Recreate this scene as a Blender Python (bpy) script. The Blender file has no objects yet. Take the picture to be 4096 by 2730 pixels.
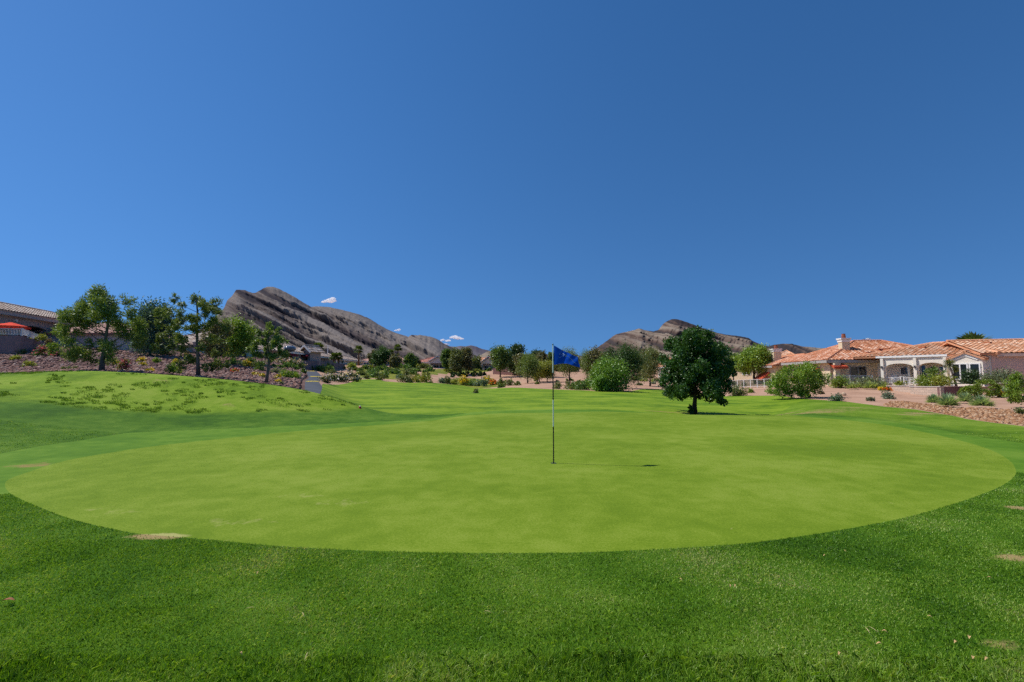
import bpy, math, random
import numpy as np
R = math.radians
rng = np.random.default_rng(7)
random.seed(7)
scene = bpy.context.scene
COL = scene.collection

# ------------------------------------------------------------------ camera, world, sun, exposure
FS = 4096 * 16.0 / 36.0            # focal length in source-photo pixels
PITCH = R(4.476)
CAMZ = 1.6
cam_d = bpy.data.cameras.new('camera'); cam = bpy.data.objects.new('camera', cam_d); COL.objects.link(cam)
cam_d.sensor_width = 36.0; cam_d.lens = 16.0; cam_d.clip_start = 0.05; cam_d.clip_end = 20000
cam.location = (0, 0, CAMZ); cam.rotation_euler = (R(90) + PITCH, 0, 0)
scene.camera = cam

SUN_DIR = np.array([-1.56, 0.29, 2.13]); SUN_DIR /= np.linalg.norm(SUN_DIR)     # towards the sun
SUN_EL = math.asin(SUN_DIR[2]); SUN_ROT = math.atan2(SUN_DIR[0], SUN_DIR[1])
world = bpy.data.worlds.new('World'); scene.world = world; world.use_nodes = True
wn = world.node_tree.nodes; wl = world.node_tree.links
bg = wn['Background']; bg.inputs['Strength'].default_value = 0.125
sky = wn.new('ShaderNodeTexSky'); sky.sky_type = 'NISHITA'; sky.sun_disc = False
sky.sun_elevation = SUN_EL; sky.sun_rotation = SUN_ROT
sky.altitude = 800; sky.air_density = 1.0; sky.dust_density = 0.15; sky.ozone_density = 4.0
hsv = wn.new('ShaderNodeHueSaturation'); hsv.inputs['Saturation'].default_value = 1.24; hsv.inputs['Hue'].default_value = 0.502; hsv.inputs['Value'].default_value = 1.0
tcw = wn.new('ShaderNodeTexCoord'); sepw = wn.new('ShaderNodeSeparateXYZ'); comw = wn.new('ShaderNodeCombineXYZ')
mz = wn.new('ShaderNodeMath'); mz.operation = 'MULTIPLY_ADD'; mz.inputs[1].default_value = 0.68; mz.inputs[2].default_value = 0.23
wl.new(tcw.outputs['Generated'], sepw.inputs[0])
wl.new(sepw.outputs[0], comw.inputs[0]); wl.new(sepw.outputs[1], comw.inputs[1])
wl.new(sepw.outputs[2], mz.inputs[0]); wl.new(mz.outputs[0], comw.inputs[2])
wl.new(comw.outputs[0], sky.inputs['Vector'])
wl.new(sky.outputs[0], hsv.inputs['Color']); wl.new(hsv.outputs[0], bg.inputs['Color'])

sun_d = bpy.data.lights.new('sun', 'SUN'); sun = bpy.data.objects.new('sun', sun_d); COL.objects.link(sun)
sun_d.energy = 4.5; sun_d.angle = R(0.5); sun_d.color = (1.0, 0.965, 0.905)
from mathutils import Vector
sun.rotation_euler = Vector(tuple(SUN_DIR)).to_track_quat('Z', 'Y').to_euler()
sun.location = (-20, 3, 30)
vs = scene.view_settings
vs.view_transform = 'Standard'; vs.look = 'None'; vs.exposure = 0.0; vs.gamma = 1.0; vs.use_curve_mapping = False
scene.cycles.use_denoising = False; scene.cycles.use_adaptive_sampling = False; scene.cycles.use_light_tree = False
scene.cycles.use_light_tree = False
scene.cycles.sample_clamp_indirect = 4.0; scene.cycles.volume_bounces = 10; scene.cycles.max_bounces = 12; scene.cycles.diffuse_bounces = 3; scene.cycles.transparent_max_bounces = 8

# ------------------------------------------------------------------ helpers
def ray(xs, ys):
    a = (np.asarray(xs, float) - 2048) / FS; b = (1365 - np.asarray(ys, float)) / FS
    dy = math.cos(PITCH) - b * math.sin(PITCH); dz = math.sin(PITCH) + b * math.cos(PITCH)
    return a / dy, dz / dy            # per unit of forward distance
def P(xs, ys, Y):
    u, s = ray(xs, ys)
    return np.array([float(u) * Y, Y, CAMZ + float(s) * Y])
def ucol(xs): return float(ray(xs, 1520)[0])

def tag(o, label=None, cat=None, group=None, kind=None):
    if label: o['label'] = label
    if cat: o['category'] = cat
    if group: o['group'] = group
    if kind: o['kind'] = kind
    return o
def empty(name, loc, rz=0.0):
    o = bpy.data.objects.new(name, None); COL.objects.link(o)
    o.location = tuple(float(v) for v in loc); o.rotation_euler = (0, 0, rz); o.empty_display_size = 0.3
    return o
def link_mesh(name, me, mat, parent=None):
    o = bpy.data.objects.new(name, me); COL.objects.link(o)
    if mat is not None: me.materials.append(mat)
    if parent is not None: o.parent = parent
    return o
def mesh_k(name, V, F, mat, parent=None, smooth=False):
    """V (n,3), F (m,k) uniform polygons."""
    V = np.asarray(V, np.float32); F = np.asarray(F, np.int32)
    me = bpy.data.meshes.new(name)
    me.vertices.add(len(V)); me.vertices.foreach_set('co', V.ravel())
    m, k = F.shape
    me.loops.add(m * k); me.loops.foreach_set('vertex_index', F.ravel())
    me.polygons.add(m); me.polygons.foreach_set('loop_start', np.arange(0, m * k, k, dtype=np.int32))
    if smooth: me.polygons.foreach_set('use_smooth', np.ones(m, bool))
    me.update(calc_edges=True); me.validate()
    return link_mesh(name, me, mat, parent)
class MB:
    """collects boxes, tubes and plain polygons into one mesh"""
    def __init__(self): self.V = []; self.F = []; self.T = []
    def add(self, V, F, t=None):
        n = len(self.V); self.V.extend([tuple(map(float, v)) for v in V])
        for k, f in enumerate(F):
            self.F.append([n + int(i) for i in f]); self.T.append(0.5 if t is None else (t if np.isscalar(t) else float(t[k])))
        return self
    def box(self, x0, x1, y0, y1, z0, z1):
        V = [(x0,y0,z0),(x1,y0,z0),(x1,y1,z0),(x0,y1,z0),(x0,y0,z1),(x1,y0,z1),(x1,y1,z1),(x0,y1,z1)]
        return self.add(V, [(3,2,1,0),(4,5,6,7),(0,1,5,4),(1,2,6,5),(2,3,7,6),(3,0,4,7)])
    def bar(self, p, q, w, h=None):
        p = np.array(p, float); q = np.array(q, float); d = q - p; L = np.linalg.norm(d); d /= L
        up = np.array([0,0,1.]) if abs(d[2]) < .9 else np.array([0,1.,0])
        s = np.cross(d, up); s /= np.linalg.norm(s); t = np.cross(s, d); h = h or w
        V = [c + s*a*w/2 + t*b*h/2 for c in (p, q) for a, b in ((-1,-1),(1,-1),(1,1),(-1,1))]
        return self.add(V, [(3,2,1,0),(4,5,6,7),(0,1,5,4),(1,2,6,5),(2,3,7,6),(3,0,4,7)])
    def tube(self, pts, rad, n=8, cap=True):
        pts = np.array(pts, float); m = len(pts); V = []; ph = None
        for i in range(m):
            d = pts[min(i+1, m-1)] - pts[max(i-1, 0)]; d /= (np.linalg.norm(d) + 1e-9)
            a = np.array([1.,0,0]) if abs(d[0]) < .8 else np.array([0,1.,0])
            s = np.cross(d, a); s /= np.linalg.norm(s); t = np.cross(d, s)
            for k in range(n):
                th = 2*math.pi*k/n
                V.append(pts[i] + (s*math.cos(th) + t*math.sin(th)) * rad[i])
        F = [(i*n+k, i*n+(k+1)%n, (i+1)*n+(k+1)%n, (i+1)*n+k) for i in range(m-1) for k in range(n)]
        if cap: F += [tuple(range(n-1, -1, -1)), tuple((m-1)*n+k for k in range(n))]
        return self.add(V, F)
    def lathe(self, c, prof, n=16):
        V = []; m = len(prof)
        for r, z in prof:
            for k in range(n):
                th = 2*math.pi*k/n; V.append((c[0]+r*math.cos(th), c[1]+r*math.sin(th), c[2]+z))
        F = [(i*n+k, i*n+(k+1)%n, (i+1)*n+(k+1)%n, (i+1)*n+k) for i in range(m-1) for k in range(n)]
        F += [tuple(range(n-1,-1,-1)), tuple((m-1)*n+k for k in range(n))]
        return self.add(V, F)
    def build(self, name, mat, parent=None, smooth=False, tint=False):
        me = bpy.data.meshes.new(name); me.from_pydata(self.V, [], self.F); 
        if tint:
            at = me.attributes.new('tint', 'FLOAT', 'FACE'); at.data.foreach_set('value', np.array(self.T, np.float32))
        if smooth: me.polygons.foreach_set('use_smooth', np.ones(len(me.polygons), bool))
        me.update()
        return link_mesh(name, me, mat, parent)

# ------------------------------------------------------------------ node materials
def newmat(name):
    m = bpy.data.materials.new(name); m.use_nodes = True
    nt = m.node_tree; b = nt.nodes['Principled BSDF']
    return m, nt.nodes, nt.links, b
def ramp(nodes, stops, interp='LINEAR'):
    r = nodes.new('ShaderNodeValToRGB'); r.color_ramp.interpolation = interp
    e = r.color_ramp.elements
    while len(e) < len(stops): e.new(0.5)
    for i, (p, c) in enumerate(stops):
        e[i].position = p; e[i].color = (c[0], c[1], c[2], 1)
    return r
def noise(nodes, links, scale, detail=4, rough=.55, vec=None, dist=0.0):
    n = nodes.new('ShaderNodeTexNoise'); n.inputs['Scale'].default_value = scale
    n.inputs['Detail'].default_value = detail; n.inputs['Roughness'].default_value = rough; n.inputs['Distortion'].default_value = dist
    if vec is not None: links.new(vec, n.inputs['Vector'])
    return n
def mixc(nodes, links, fac, a, b, mode='MIX'):
    m = nodes.new('ShaderNodeMix'); m.data_type = 'RGBA'; m.blend_type = mode
    for sock, v in ((m.inputs[0], fac), (m.inputs[6], a), (m.inputs[7], b)):
        if hasattr(v, 'is_linked') or hasattr(v, 'links'): links.new(v, sock)
        elif isinstance(v, (int, float)): sock.default_value = v
        else: sock.default_value = (v[0], v[1], v[2], 1)
    return m.outputs[2]
def maths(nodes, links, op, a, b=None, clamp=False):
    m = nodes.new('ShaderNodeMath'); m.operation = op; m.use_clamp = clamp
    for s, v in ((m.inputs[0], a), (m.inputs[1], b)):
        if v is None: continue
        if isinstance(v, (int, float)): s.default_value = v
        else: links.new(v, s)
    return m.outputs[0]
def mapr(nodes, links, v, a0, a1, b0=0.0, b1=1.0):
    m = nodes.new('ShaderNodeMapRange'); links.new(v, m.inputs[0])
    for i, q in zip((1, 2, 3, 4), (a0, a1, b0, b1)): m.inputs[i].default_value = q
    return m.outputs[0]
def pos(nodes): return nodes.new('ShaderNodeNewGeometry').outputs['Position']
def bump(nodes, links, h, dist, strength, b):
    bp = nodes.new('ShaderNodeBump'); bp.inputs['Strength'].default_value = strength; bp.inputs['Distance'].default_value = dist
    links.new(h, bp.inputs['Height']); links.new(bp.outputs[0], b.inputs['Normal'])

def plain(name, c, rough=.8, var=.12, scale=3.0, spec=.2, metal=0.0, bumpd=0.0, bumps=40.0):
    m, n, l, b = newmat(name)
    p = n.new('ShaderNodeTexCoord').outputs['Object']
    nz = noise(n, l, scale, 5, .6, p)
    r = ramp(n, [(0.25, [v*(1-var) for v in c]), (0.75, [min(1, v*(1+var)) for v in c])]); l.new(nz.outputs[0], r.inputs[0])
    l.new(r.outputs[0], b.inputs['Base Color']); b.inputs['Roughness'].default_value = rough
    b.inputs['Specular IOR Level'].default_value = spec; b.inputs['Metallic'].default_value = metal
    if bumpd:
        nb = noise(n, l, bumps, 3, .6, p); bump(n, l, nb.outputs[0], bumpd, .6, b)
    return m
def leafmat(name, c, var=.35, trans=.35, hue=(1.0, 1.0, 1.0)):
    """foliage: each leaf its own shade of the plant's colour, light passing through"""
    m, n, l, b = newmat(name); n.remove(b)
    out = n['Material Output']
    geo = n.new('ShaderNodeNewGeometry')
    p = n.new('ShaderNodeTexCoord').outputs['Object']
    nz = noise(n, l, 1.1, 3, .5, p)
    f = maths(n, l, 'ADD', maths(n, l, 'MULTIPLY', geo.outputs['Random Per Island'], .6), maths(n, l, 'MULTIPLY', nz.outputs[0], .5))
    lo = [v*(1-var) for v in c]; hi = [c[0]*(1+var*1.5)*hue[0], c[1]*(1+var*1.2)*hue[1], c[2]*(1+var*.8)*hue[2]]
    r = ramp(n, [(0.2, lo), (0.5, c), (0.85, hi)]); l.new(f, r.inputs[0])
    d = n.new('ShaderNodeBsdfDiffuse'); t = n.new('ShaderNodeBsdfTranslucent'); g = n.new('ShaderNodeBsdfGlossy')
    g.inputs['Roughness'].default_value = .45; g.inputs['Color'].default_value = (.9, .95, .85, 1)
    l.new(r.outputs[0], d.inputs[0])
    tc = mixc(n, l, 1.0, r.outputs[0], (1.35, 1.25, .5), 'MULTIPLY'); l.new(tc, t.inputs[0])
    mx = n.new('ShaderNodeMixShader'); mx.inputs[0].default_value = trans
    l.new(d.outputs[0], mx.inputs[1]); l.new(t.outputs[0], mx.inputs[2])
    m2 = n.new('ShaderNodeMixShader'); m2.inputs[0].default_value = .04
    l.new(mx.outputs[0], m2.inputs[1]); l.new(g.outputs[0], m2.inputs[2]); l.new(m2.outputs[0], out.inputs[0])
    return m
def turf(name, dark, mid, light, tan=(.30, .20, .07), fine=70.0, bumpd=.01, streak=.0, drycol=None, finew=.55, grain=0.0):
    """mown grass: blotches at three scales, worn patches where the 'worn' attribute says, drier grass where 'dry' says"""
    m, n, l, b = newmat(name)
    p = pos(n)
    big = noise(n, l, .35, 3, .5, p, .4); mdm = noise(n, l, 2.6, 4, .6, p, .3); fin = noise(n, l, fine, 3, .7, p)
    f = maths(n, l, 'ADD', maths(n, l, 'MULTIPLY', big.outputs[0], .75), maths(n, l, 'MULTIPLY', mdm.outputs[0], .55))
    f = maths(n, l, 'ADD', f, maths(n, l, 'MULTIPLY', maths(n, l, 'SUBTRACT', fin.outputs[0], .5), finew))
    if grain:
        g1 = noise(n, l, 34, 2, .6, p); g2 = noise(n, l, 150, 2, .6, p)
        f = maths(n, l, 'ADD', f, maths(n, l, 'MULTIPLY', maths(n, l, 'SUBTRACT', maths(n, l, 'ADD', g1.outputs[0], g2.outputs[0]), 1.0), grain))
    if streak:
        mp = n.new('ShaderNodeMapping'); mp.inputs['Scale'].default_value = (.10, .55, .5); mp.inputs['Rotation'].default_value = (0, 0, .12); l.new(p, mp.inputs[0])
        st = noise(n, l, 1.0, 3, .55, mp.outputs[0], .6); f = maths(n, l, 'ADD', f, maths(n, l, 'MULTIPLY', maths(n, l, 'SUBTRACT', st.outputs[0], .5), streak))
    r = ramp(n, [(0.48, dark), (0.65, mid), (0.82, light)]); l.new(f, r.inputs[0])
    colr = r.outputs[0]
    at2 = n.new('ShaderNodeAttribute'); at2.attribute_name = 'dry'
    if drycol is not None:
        r2 = ramp(n, [(0.50, drycol[0]), (0.65, drycol[1]), (0.80, drycol[2])]); l.new(f, r2.inputs[0])
        colr = mixc(n, l, at2.outputs['Fac'], colr, r2.outputs[0])
    at = n.new('ShaderNodeAttribute'); at.attribute_name = 'worn'
    nw = noise(n, l, 5.0, 5, .7, p)
    w = maths(n, l, 'ADD', at.outputs['Fac'], maths(n, l, 'MULTIPLY', maths(n, l, 'SUBTRACT', nw.outputs[0], .5), 1.3))
    w = mapr(n, l, w, .45, .8)
    w = maths(n, l, 'MULTIPLY', w, mapr(n, l, at.outputs['Fac'], .02, .15))
    wt = ramp(n, [(0.3, [v*.75 for v in tan]), (0.7, [v*1.2 for v in tan])]); l.new(fin.outputs[0], wt.inputs[0])
    colr = mixc(n, l, w, colr, wt.outputs[0])
    l.new(colr, b.inputs['Base Color']); b.inputs['Roughness'].default_value = .9
    b.inputs['Specular IOR Level'].default_value = .12
    bump(n, l, fin.outputs[0], bumpd, .8, b)
    return m
def soil(name, a, c, d, scale=6.0, grit=60.0, bumpd=.03):
    m, n, l, b = newmat(name); p = pos(n)
    n1 = noise(n, l, .35, 5, .6, p, .5); n2 = noise(n, l, scale, 5, .65, p); n3 = noise(n, l, grit, 2, .6, p)
    f = maths(n, l, 'ADD', maths(n, l, 'MULTIPLY', n1.outputs[0], .5), maths(n, l, 'MULTIPLY', n2.outputs[0], .3))
    f = maths(n, l, 'ADD', f, maths(n, l, 'MULTIPLY', n3.outputs[0], .25))
    r = ramp(n, [(0.36, a), (0.52, c), (0.70, d)]); l.new(f, r.inputs[0])
    l.new(r.outputs[0], b.inputs['Base Color']); b.inputs['Roughness'].default_value = .95; b.inputs['Specular IOR Level'].default_value = .1
    bump(n, l, n2.outputs[0], bumpd, .7, b)
    return m

M = {}
M['green'] = turf('putting_turf', (.118, .192, .008), (.164, .245, .012), (.226, .294, .034), tan=(.38, .36, .12), fine=95, bumpd=.003, finew=1.0, streak=.22, grain=.55)
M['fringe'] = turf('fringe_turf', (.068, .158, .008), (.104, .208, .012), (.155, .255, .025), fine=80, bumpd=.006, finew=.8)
M['fairway'] = turf('fairway_turf', (.085, .165, .007), (.160, .255, .011), (.225, .305, .022), tan=(.32, .23, .08), fine=22, bumpd=.006, finew=.4, streak=.75)  # streak puts the light and shade of the rolling ground into the colour
M['rough'] = turf('rough_turf', (.036, .100, .004), (.066, .152, .007), (.120, .210, .018), tan=(.34, .25, .10), fine=60, bumpd=.015,
                  drycol=((.100, .178, .007), (.168, .268, .012), (.230, .310, .032)))
M['cover'] = turf('cover_plants', (.085, .115, .018), (.165, .185, .026), (.32, .30, .035), fine=6, bumpd=.12, finew=.7)
M['desert'] = soil('desert_soil', (.31, .172, .108), (.45, .268, .175), (.58, .37, .255))
M['rockslope'] = soil('slope_soil', (.085, .048, .040), (.15, .085, .068), (.22, .135, .11), 5, 30, .06)
M['rockbed'] = soil('bed_soil', (.20, .11, .07), (.32, .19, .12), (.45, .30, .20), 8, 40, .05)
def asphalt():
    m, n, l, b = newmat('asphalt'); p = pos(n)
    n1 = noise(n, l, .8, 5, .6, p); n2 = noise(n, l, 90, 2, .5, p)
    f = maths(n, l, 'ADD', maths(n, l, 'MULTIPLY', n1.outputs[0], .7), maths(n, l, 'MULTIPLY', n2.outputs[0], .3))
    r = ramp(n, [(.35, (.050, .053, .062)), (.65, (.085, .088, .098))]); l.new(f, r.inputs[0]); l.new(r.outputs[0], b.inputs['Base Color'])
    b.inputs['Roughness'].default_value = .85
    return m
M['asphalt'] = asphalt()

# ------------------------------------------------------------------ terrain heights
def pchip(x, y, xq):
    """monotone cubic through (x, y); y may be (n, m)"""
    x = np.asarray(x, float); y = np.asarray(y, float); one = y.ndim == 1
    if one: y = y[:, None]
    h = np.diff(x)[:, None]; d = np.diff(y, axis=0) / h
    m = np.zeros_like(y); w1 = 2*h[1:] + h[:-1]; w2 = h[1:] + 2*h[:-1]
    with np.errstate(divide='ignore', invalid='ignore'):
        mm = (w1 + w2) / (w1/d[:-1] + w2/d[1:])
    m[1:-1] = np.where(d[:-1]*d[1:] > 0, mm, 0.0); m[0] = d[0]; m[-1] = d[-1]
    xq = np.clip(np.asarray(xq, float), x[0], x[-1]); i = np.clip(np.searchsorted(x, xq) - 1, 0, len(x)-2)
    t = ((xq - x[i]) / h[i, 0])[:, None]; hi = h[i]
    r = ((1+2*t)*(1-t)**2)*y[i] + t*(1-t)**2*hi*m[i] + t*t*(3-2*t)*y[i+1] + t*t*(t-1)*hi*m[i+1]
    return r[:, 0] if one else r

N = None
PROF = [   # (source column, [(distance, source row or None for flat [, height])])
 (-9000, [(2,N),(10,N),(20,N,.5),(45,N,2.0)]),
 (-1500, [(2,N),(8,N),(11,N,.5),(16,N,1.7),(21,N,2.2),(27,N,2.4),(36,N,3.6),(46,N,4.6),(70,N,5.2)]),
 (0,    [(2,N),(6,N),(9.4,N),(12,1716),(15,1615),(18,1540),(21,1493),(24,1497),(27,1492),(31,1468),(36,1430),(41,1400),(44,1393),(50,1380),(60,1378),(100,1395)]),
 (350,  [(2,N),(6,N),(11.5,N),(14,1690),(16,1622),(18.5,1545),(21.3,1484),(24,1487),(28,1482),(33,1455),(39,1425),(45,1405),(52,1392),(70,1398),(100,1408)]),
 (500,  [(2,N),(6,N),(13,N),(16,1640),(18.5,1560),(21.5,1490),(24,1491),(28,1487),(34,1462),(42,1428),(48,1410),(55,1398),(70,1402),(150,1430)]),
 (790,  [(2,N),(6,N),(13.7,N),(17,1640),(19,1570),(21.5,1509),(24,1510),(30,1497),(38,1465),(46,1437),(52,1422),(60,1414),(80,1420),(150,1440)]),
 (1064, [(2,N),(6,N),(14.4,N),(17.5,1640),(19.5,1580),(21.5,1537),(24,1538),(30,1525),(38,1500),(46,1475),(56,1450),(66,1436),(80,1432),(150,1445)]),
 (1219, [(2,N),(6,N),(15,N),(18,1648),(19.5,1605),(21,1562),(24,1563),(28,1557),(34,1535),(44,1512),(58,1490),(76,1476),(83,1448),(100,1445),(150,1442)]),
 (1279, [(2,N),(6,N),(15.3,N),(18,1655),(19.5,1615),(21,1575),(24,1576),(28,1563),(34,1545),(45,1520),(60,1500),(79,1484),(86,1452),(100,1448),(150,1446)]),
 (1346, [(2,N),(6,N),(15.6,N),(18,1660),(19.5,1625),(20.5,1594),(23,1597),(28,1590),(35,1572),(48,1545),(60,1528),(80,1500),(91,1480),(98,1460),(150,1453)]),
 (1445, [(2,N),(6,N),(16,N),(18.5,1660),(20,1628),(23,1632),(27,1622),(35,1585),(50,1545),(62,1525),(75,1510),(98,1488),(108,1468),(150,1460)]),
 (1600, [(2,N),(6,N),(16.5,N),(18.5,1662),(21,1656),(27,1618),(40,1570),(60,1536),(72,1524),(90,1502),(120,1480),(160,1465)]),
 (1758, [(2,N),(6,N),(17.5,N),(20,1657),(24,1635),(32,1598),(45,1565),(60,1546),(80,1531),(95,1515),(120,1487),(150,1475)]),
 (1900, [(2,N),(6,N),(14,N),(18,1664),(19.5,1652),(22,1649),(26,1628),(35,1592),(50,1573),(58,1574),(70,1562),(90,1547),(105,1525),(130,1495),(160,1478)]),
 (2030, [(2,N),(6,N),(14,N),(18,1660),(19.7,1646),(22,1643),(27,1622),(36,1590),(48,1565),(58,1552),(66,1549),(75,1546),(100,1525),(130,1497),(160,1480)]),
 (2200, [(2,N),(6,N),(14,N),(18,1660),(19.7,1646),(22,1642),(28,1617),(38,1585),(50,1564),(58,1557),(70,1543),(85,1528),(105,1510),(140,1490)]),
 (2500, [(2,N),(6,N),(14,N),(18,1663),(19.5,1651),(22,1647),(26,1628),(34,1598),(45,1576),(52,1566),(62,1555),(80,1535),(100,1518),(140,1495)]),
 (2770, [(2,N),(6,N),(13,N),(17,1673),(18.8,1660),(21,1666),(24,1656),(28,1633),(36,1605),(46,1586),(55,1572),(70,1553),(90,1530),(140,1500)]),
 (3060, [(2,N),(6,N),(13,N),(17,1675),(18.5,1663),(21,1668),(24,1666),(26.5,1652),(30,1624),(36,1596),(38.5,1587),(45,1575),(52,1560),(60,1543),(70,1530),(140,1500)]),
 (3300, [(2,N),(6,N),(14,N),(17,1676),(18.3,1668),(20,1655),(24,1628),(28,1612),(32,1600),(38,1580),(44,1560),(48,1546),(60,1535),(140,1500)]),
 (3550, [(2,N),(6,N),(14.5,N),(16,1690),(18,1668),(21,1646),(25,1625),(30,1608),(35,1590),(39,1572),(42,1561),(50,1547),(140,1505)]),
 (3800, [(2,N),(6,N),(12.2,N),(15,1703),(18,1668),(21,1650),(24,1630),(28,1611),(32,1596),(36,1580),(40,1563),(46,1550),(140,1510)]),
 (4096, [(2,N),(6,N),(10,N),(14.5,1708),(17,1683),(20,1655),(23,1635),(27,1610),(30,1590),(34,1572),(38,1562),(44,1552),(140,1510)]),
 (5500, [(2,N),(10,N),(20,N),(30,N,.4),(45,N,.8),(140,N,2.0)]),
 (12000,[(2,N),(10,N),(20,N),(45,N,.5)]),
]
LV = np.linspace(math.log(1.5), math.log(9000), 1400)
cols_u = []; cols_z = []
for xs, pr in PROF:
    v = [math.log(.4)]; z = [0.0]
    for p in pr:
        if p[1] is None: zz = p[2] if len(p) > 2 else 0.0
        else: zz = CAMZ + float(ray(xs, p[1])[1]) * p[0]
        v.append(math.log(p[0])); z.append(zz)
    zl = z[-1]; yl = pr[-1][0]
    for Yf, zf in ((320, 8.0), (900, 15.0), (9500, 22.0)):
        v.append(math.log(Yf)); z.append(max(zl, zf))
    cols_u.append(ucol(xs)); cols_z.append(pchip(v, z, LV))
cols_u = np.array(cols_u); cols_z = np.array(cols_z)
UU = np.arange(-2.6, 2.6001, .004)
ZT = pchip(cols_u, cols_z, UU)                                       # (u, v)
def blur(a, k, axis):
    ker = np.exp(-.5*(np.arange(-3*k, 3*k+1)/k)**2); ker /= ker.sum()
    pad = [(0, 0), (0, 0)]; pad[axis] = (3*k, 3*k); b = np.pad(a, pad, mode='edge')
    return np.apply_along_axis(lambda r: np.convolve(r, ker, 'valid'), axis, b)
ZT = blur(ZT, 5, 0); ZT = blur(ZT, 2, 1)
def ground(x, y):
    x = np.asarray(x, float); y = np.asarray(y, float)
    yy = np.maximum(y, .4); u = np.clip(x/yy, UU[0], UU[-1]-1e-6); v = np.clip(np.log(yy), LV[0], LV[-1]-1e-6)
    fu = (u-UU[0])/.004; fv = (v-LV[0])/(LV[1]-LV[0])
    i = np.clip(fu.astype(int), 0, len(UU)-2); j = np.clip(fv.astype(int), 0, len(LV)-2); a = fu-i; b = fv-j
    z = ZT[i,j]*(1-a)*(1-b) + ZT[i+1,j]*a*(1-b) + ZT[i,j+1]*(1-a)*b + ZT[i+1,j+1]*a*b
    return np.where(y < 2.0, z*np.clip((y-.5)/1.5, 0, 1), z)
def gz(x, y): return float(ground(np.array([x]), np.array([y]))[0])
RY = np.exp(np.linspace(math.log(1.6), math.log(400), 6000))
def hit(xs, ys, ymin=0.0):
    """first ground point seen at a photo position"""
    u, s = ray(xs, ys); u = float(u); s = float(s)
    d = (CAMZ + s*RY) - ground(u*RY, RY); k = np.nonzero((d <= 0) & (RY > ymin))[0]
    Y = float(RY[k[0]]) if len(k) else 160.0
    return np.array([u*Y, Y, gz(u*Y, Y)])

def poly_sd(poly, x, y):
    """signed distance to a closed polygon, positive inside"""
    poly = np.asarray(poly, float); n = len(poly); d2 = np.full(x.shape, 1e18); ins = np.zeros(x.shape, bool)
    for i in range(n):
        ax, ay = poly[i]; bx, by = poly[(i+1) % n]; ex, ey = bx-ax, by-ay
        t = np.clip(((x-ax)*ex + (y-ay)*ey) / (ex*ex+ey*ey+1e-12), 0, 1)
        d2 = np.minimum(d2, (x-ax-t*ex)**2 + (y-ay-t*ey)**2)
        c = ((ay > y) != (by > y)) & (x < (bx-ax)*(y-ay)/((by-ay) if by != ay else 1e-12) + ax)
        ins ^= c
    return np.where(ins, 1, -1)*np.sqrt(d2)
def smoothpoly(pts, k=4):
    p = np.asarray(pts, float); n = len(p); out = []
    for i in range(n):
        p0, p1, p2, p3 = p[i-1], p[i], p[(i+1) % n], p[(i+2) % n]
        for t in np.arange(k)/k:
            out.append(.5*((2*p1) + (-p0+p2)*t + (2*p0-5*p1+4*p2-p3)*t*t + (-p0+3*p1-3*p2+p3)*t**3))
    return np.array(out)

GREEN_S = [(100,1894),(261,1844),(435,1813),(653,1781),(1024,1742),(1300,1716),(1526,1700),(1660,1689),(1740,1682),(1785,1674),(1850,1664),(1948,1657),(2118,1652),
  (2288,1651),(2607,1653),(2800,1659),(2950,1661),(3205,1666),(3408,1684),(3561,1704),(3713,1733),(3866,1770),(3968,1803),(4039,1844),(4064,1885),(4049,1915),(3993,1951),
  (3891,1991),(3764,2032),(3612,2073),(3408,2113),(3154,2154),(2900,2182),(2437,2207),(2047,2214),(1567,2207),(1200,2191),(1044,2180),(833,2159),(684,2147),(535,2133),(357,2096),(238,2061),
  (119,2013),(50,1980),(22,1950),(30,1922)]
GREEN = smoothpoly([hit(*p)[:2] for p in GREEN_S], 4)
FRINGE_S = [(-600,1890),(0,1816),(512,1732),(1024,1711),(1570,1685),(1700,1679),(1780,1668),(1850,1657),(1948,1646),(2120,1640),(2300,1639)]  # back edge carried further out: its darker green also paints in the shaded fall-off
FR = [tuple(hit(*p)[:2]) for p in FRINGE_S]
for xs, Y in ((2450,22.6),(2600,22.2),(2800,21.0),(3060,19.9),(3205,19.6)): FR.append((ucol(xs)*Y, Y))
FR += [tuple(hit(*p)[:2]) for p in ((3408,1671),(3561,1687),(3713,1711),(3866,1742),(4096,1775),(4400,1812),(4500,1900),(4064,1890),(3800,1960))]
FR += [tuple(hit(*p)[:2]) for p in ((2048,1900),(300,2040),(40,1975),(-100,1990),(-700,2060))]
GL = [(-9000,24),(-1500,24),(0,23.3),(500,23.5),(790,23.4),(1064,23.2),(1219,23.0),(1262,22.6),(1279,23.5),(1290,45)]
GL_S = [(1296,1537),(1400,1531),(1439,1519),(1506,1518),(1540,1526),(1618,1532),(1729,1532),(1850,1543),(1954,1555),(2025,1552),(2107,1553),(2209,1558),(2350,1563),(2399,1568),(2518,1566),
  (2577,1557),(2637,1557),(2750,1574),(2896,1586),(2997,1584),(3121,1584),(3190,1594),(3287,1601),(3397,1609),(3532,1627),(3664,1639),(3752,1654),(3862,1676),(4096,1706),(4500,1752)]
gl_u = [ucol(x) for x, _ in GL]; gl_y = [y for _, y in GL]
for x, y in GL_S:
    p = hit(x, y, 24.0 if x < 3000 else 0); gl_u.append(p[0]/p[1]); gl_y.append(p[1])
gl_u.append(6.0); gl_y.append(11.0); gl_u = np.array(gl_u); gl_l = np.log(np.array(gl_y))
o_ = np.argsort(gl_u); gl_u = gl_u[o_]; gl_l = gl_l[o_]
FN = [(1285,23.5),(1346,22.8),(1445,22),(1600,20),(1758,19.5),(1900,20),(2200,20),(2770,20.5),(3060,23),(3150,28),(3230,34)]
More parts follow.
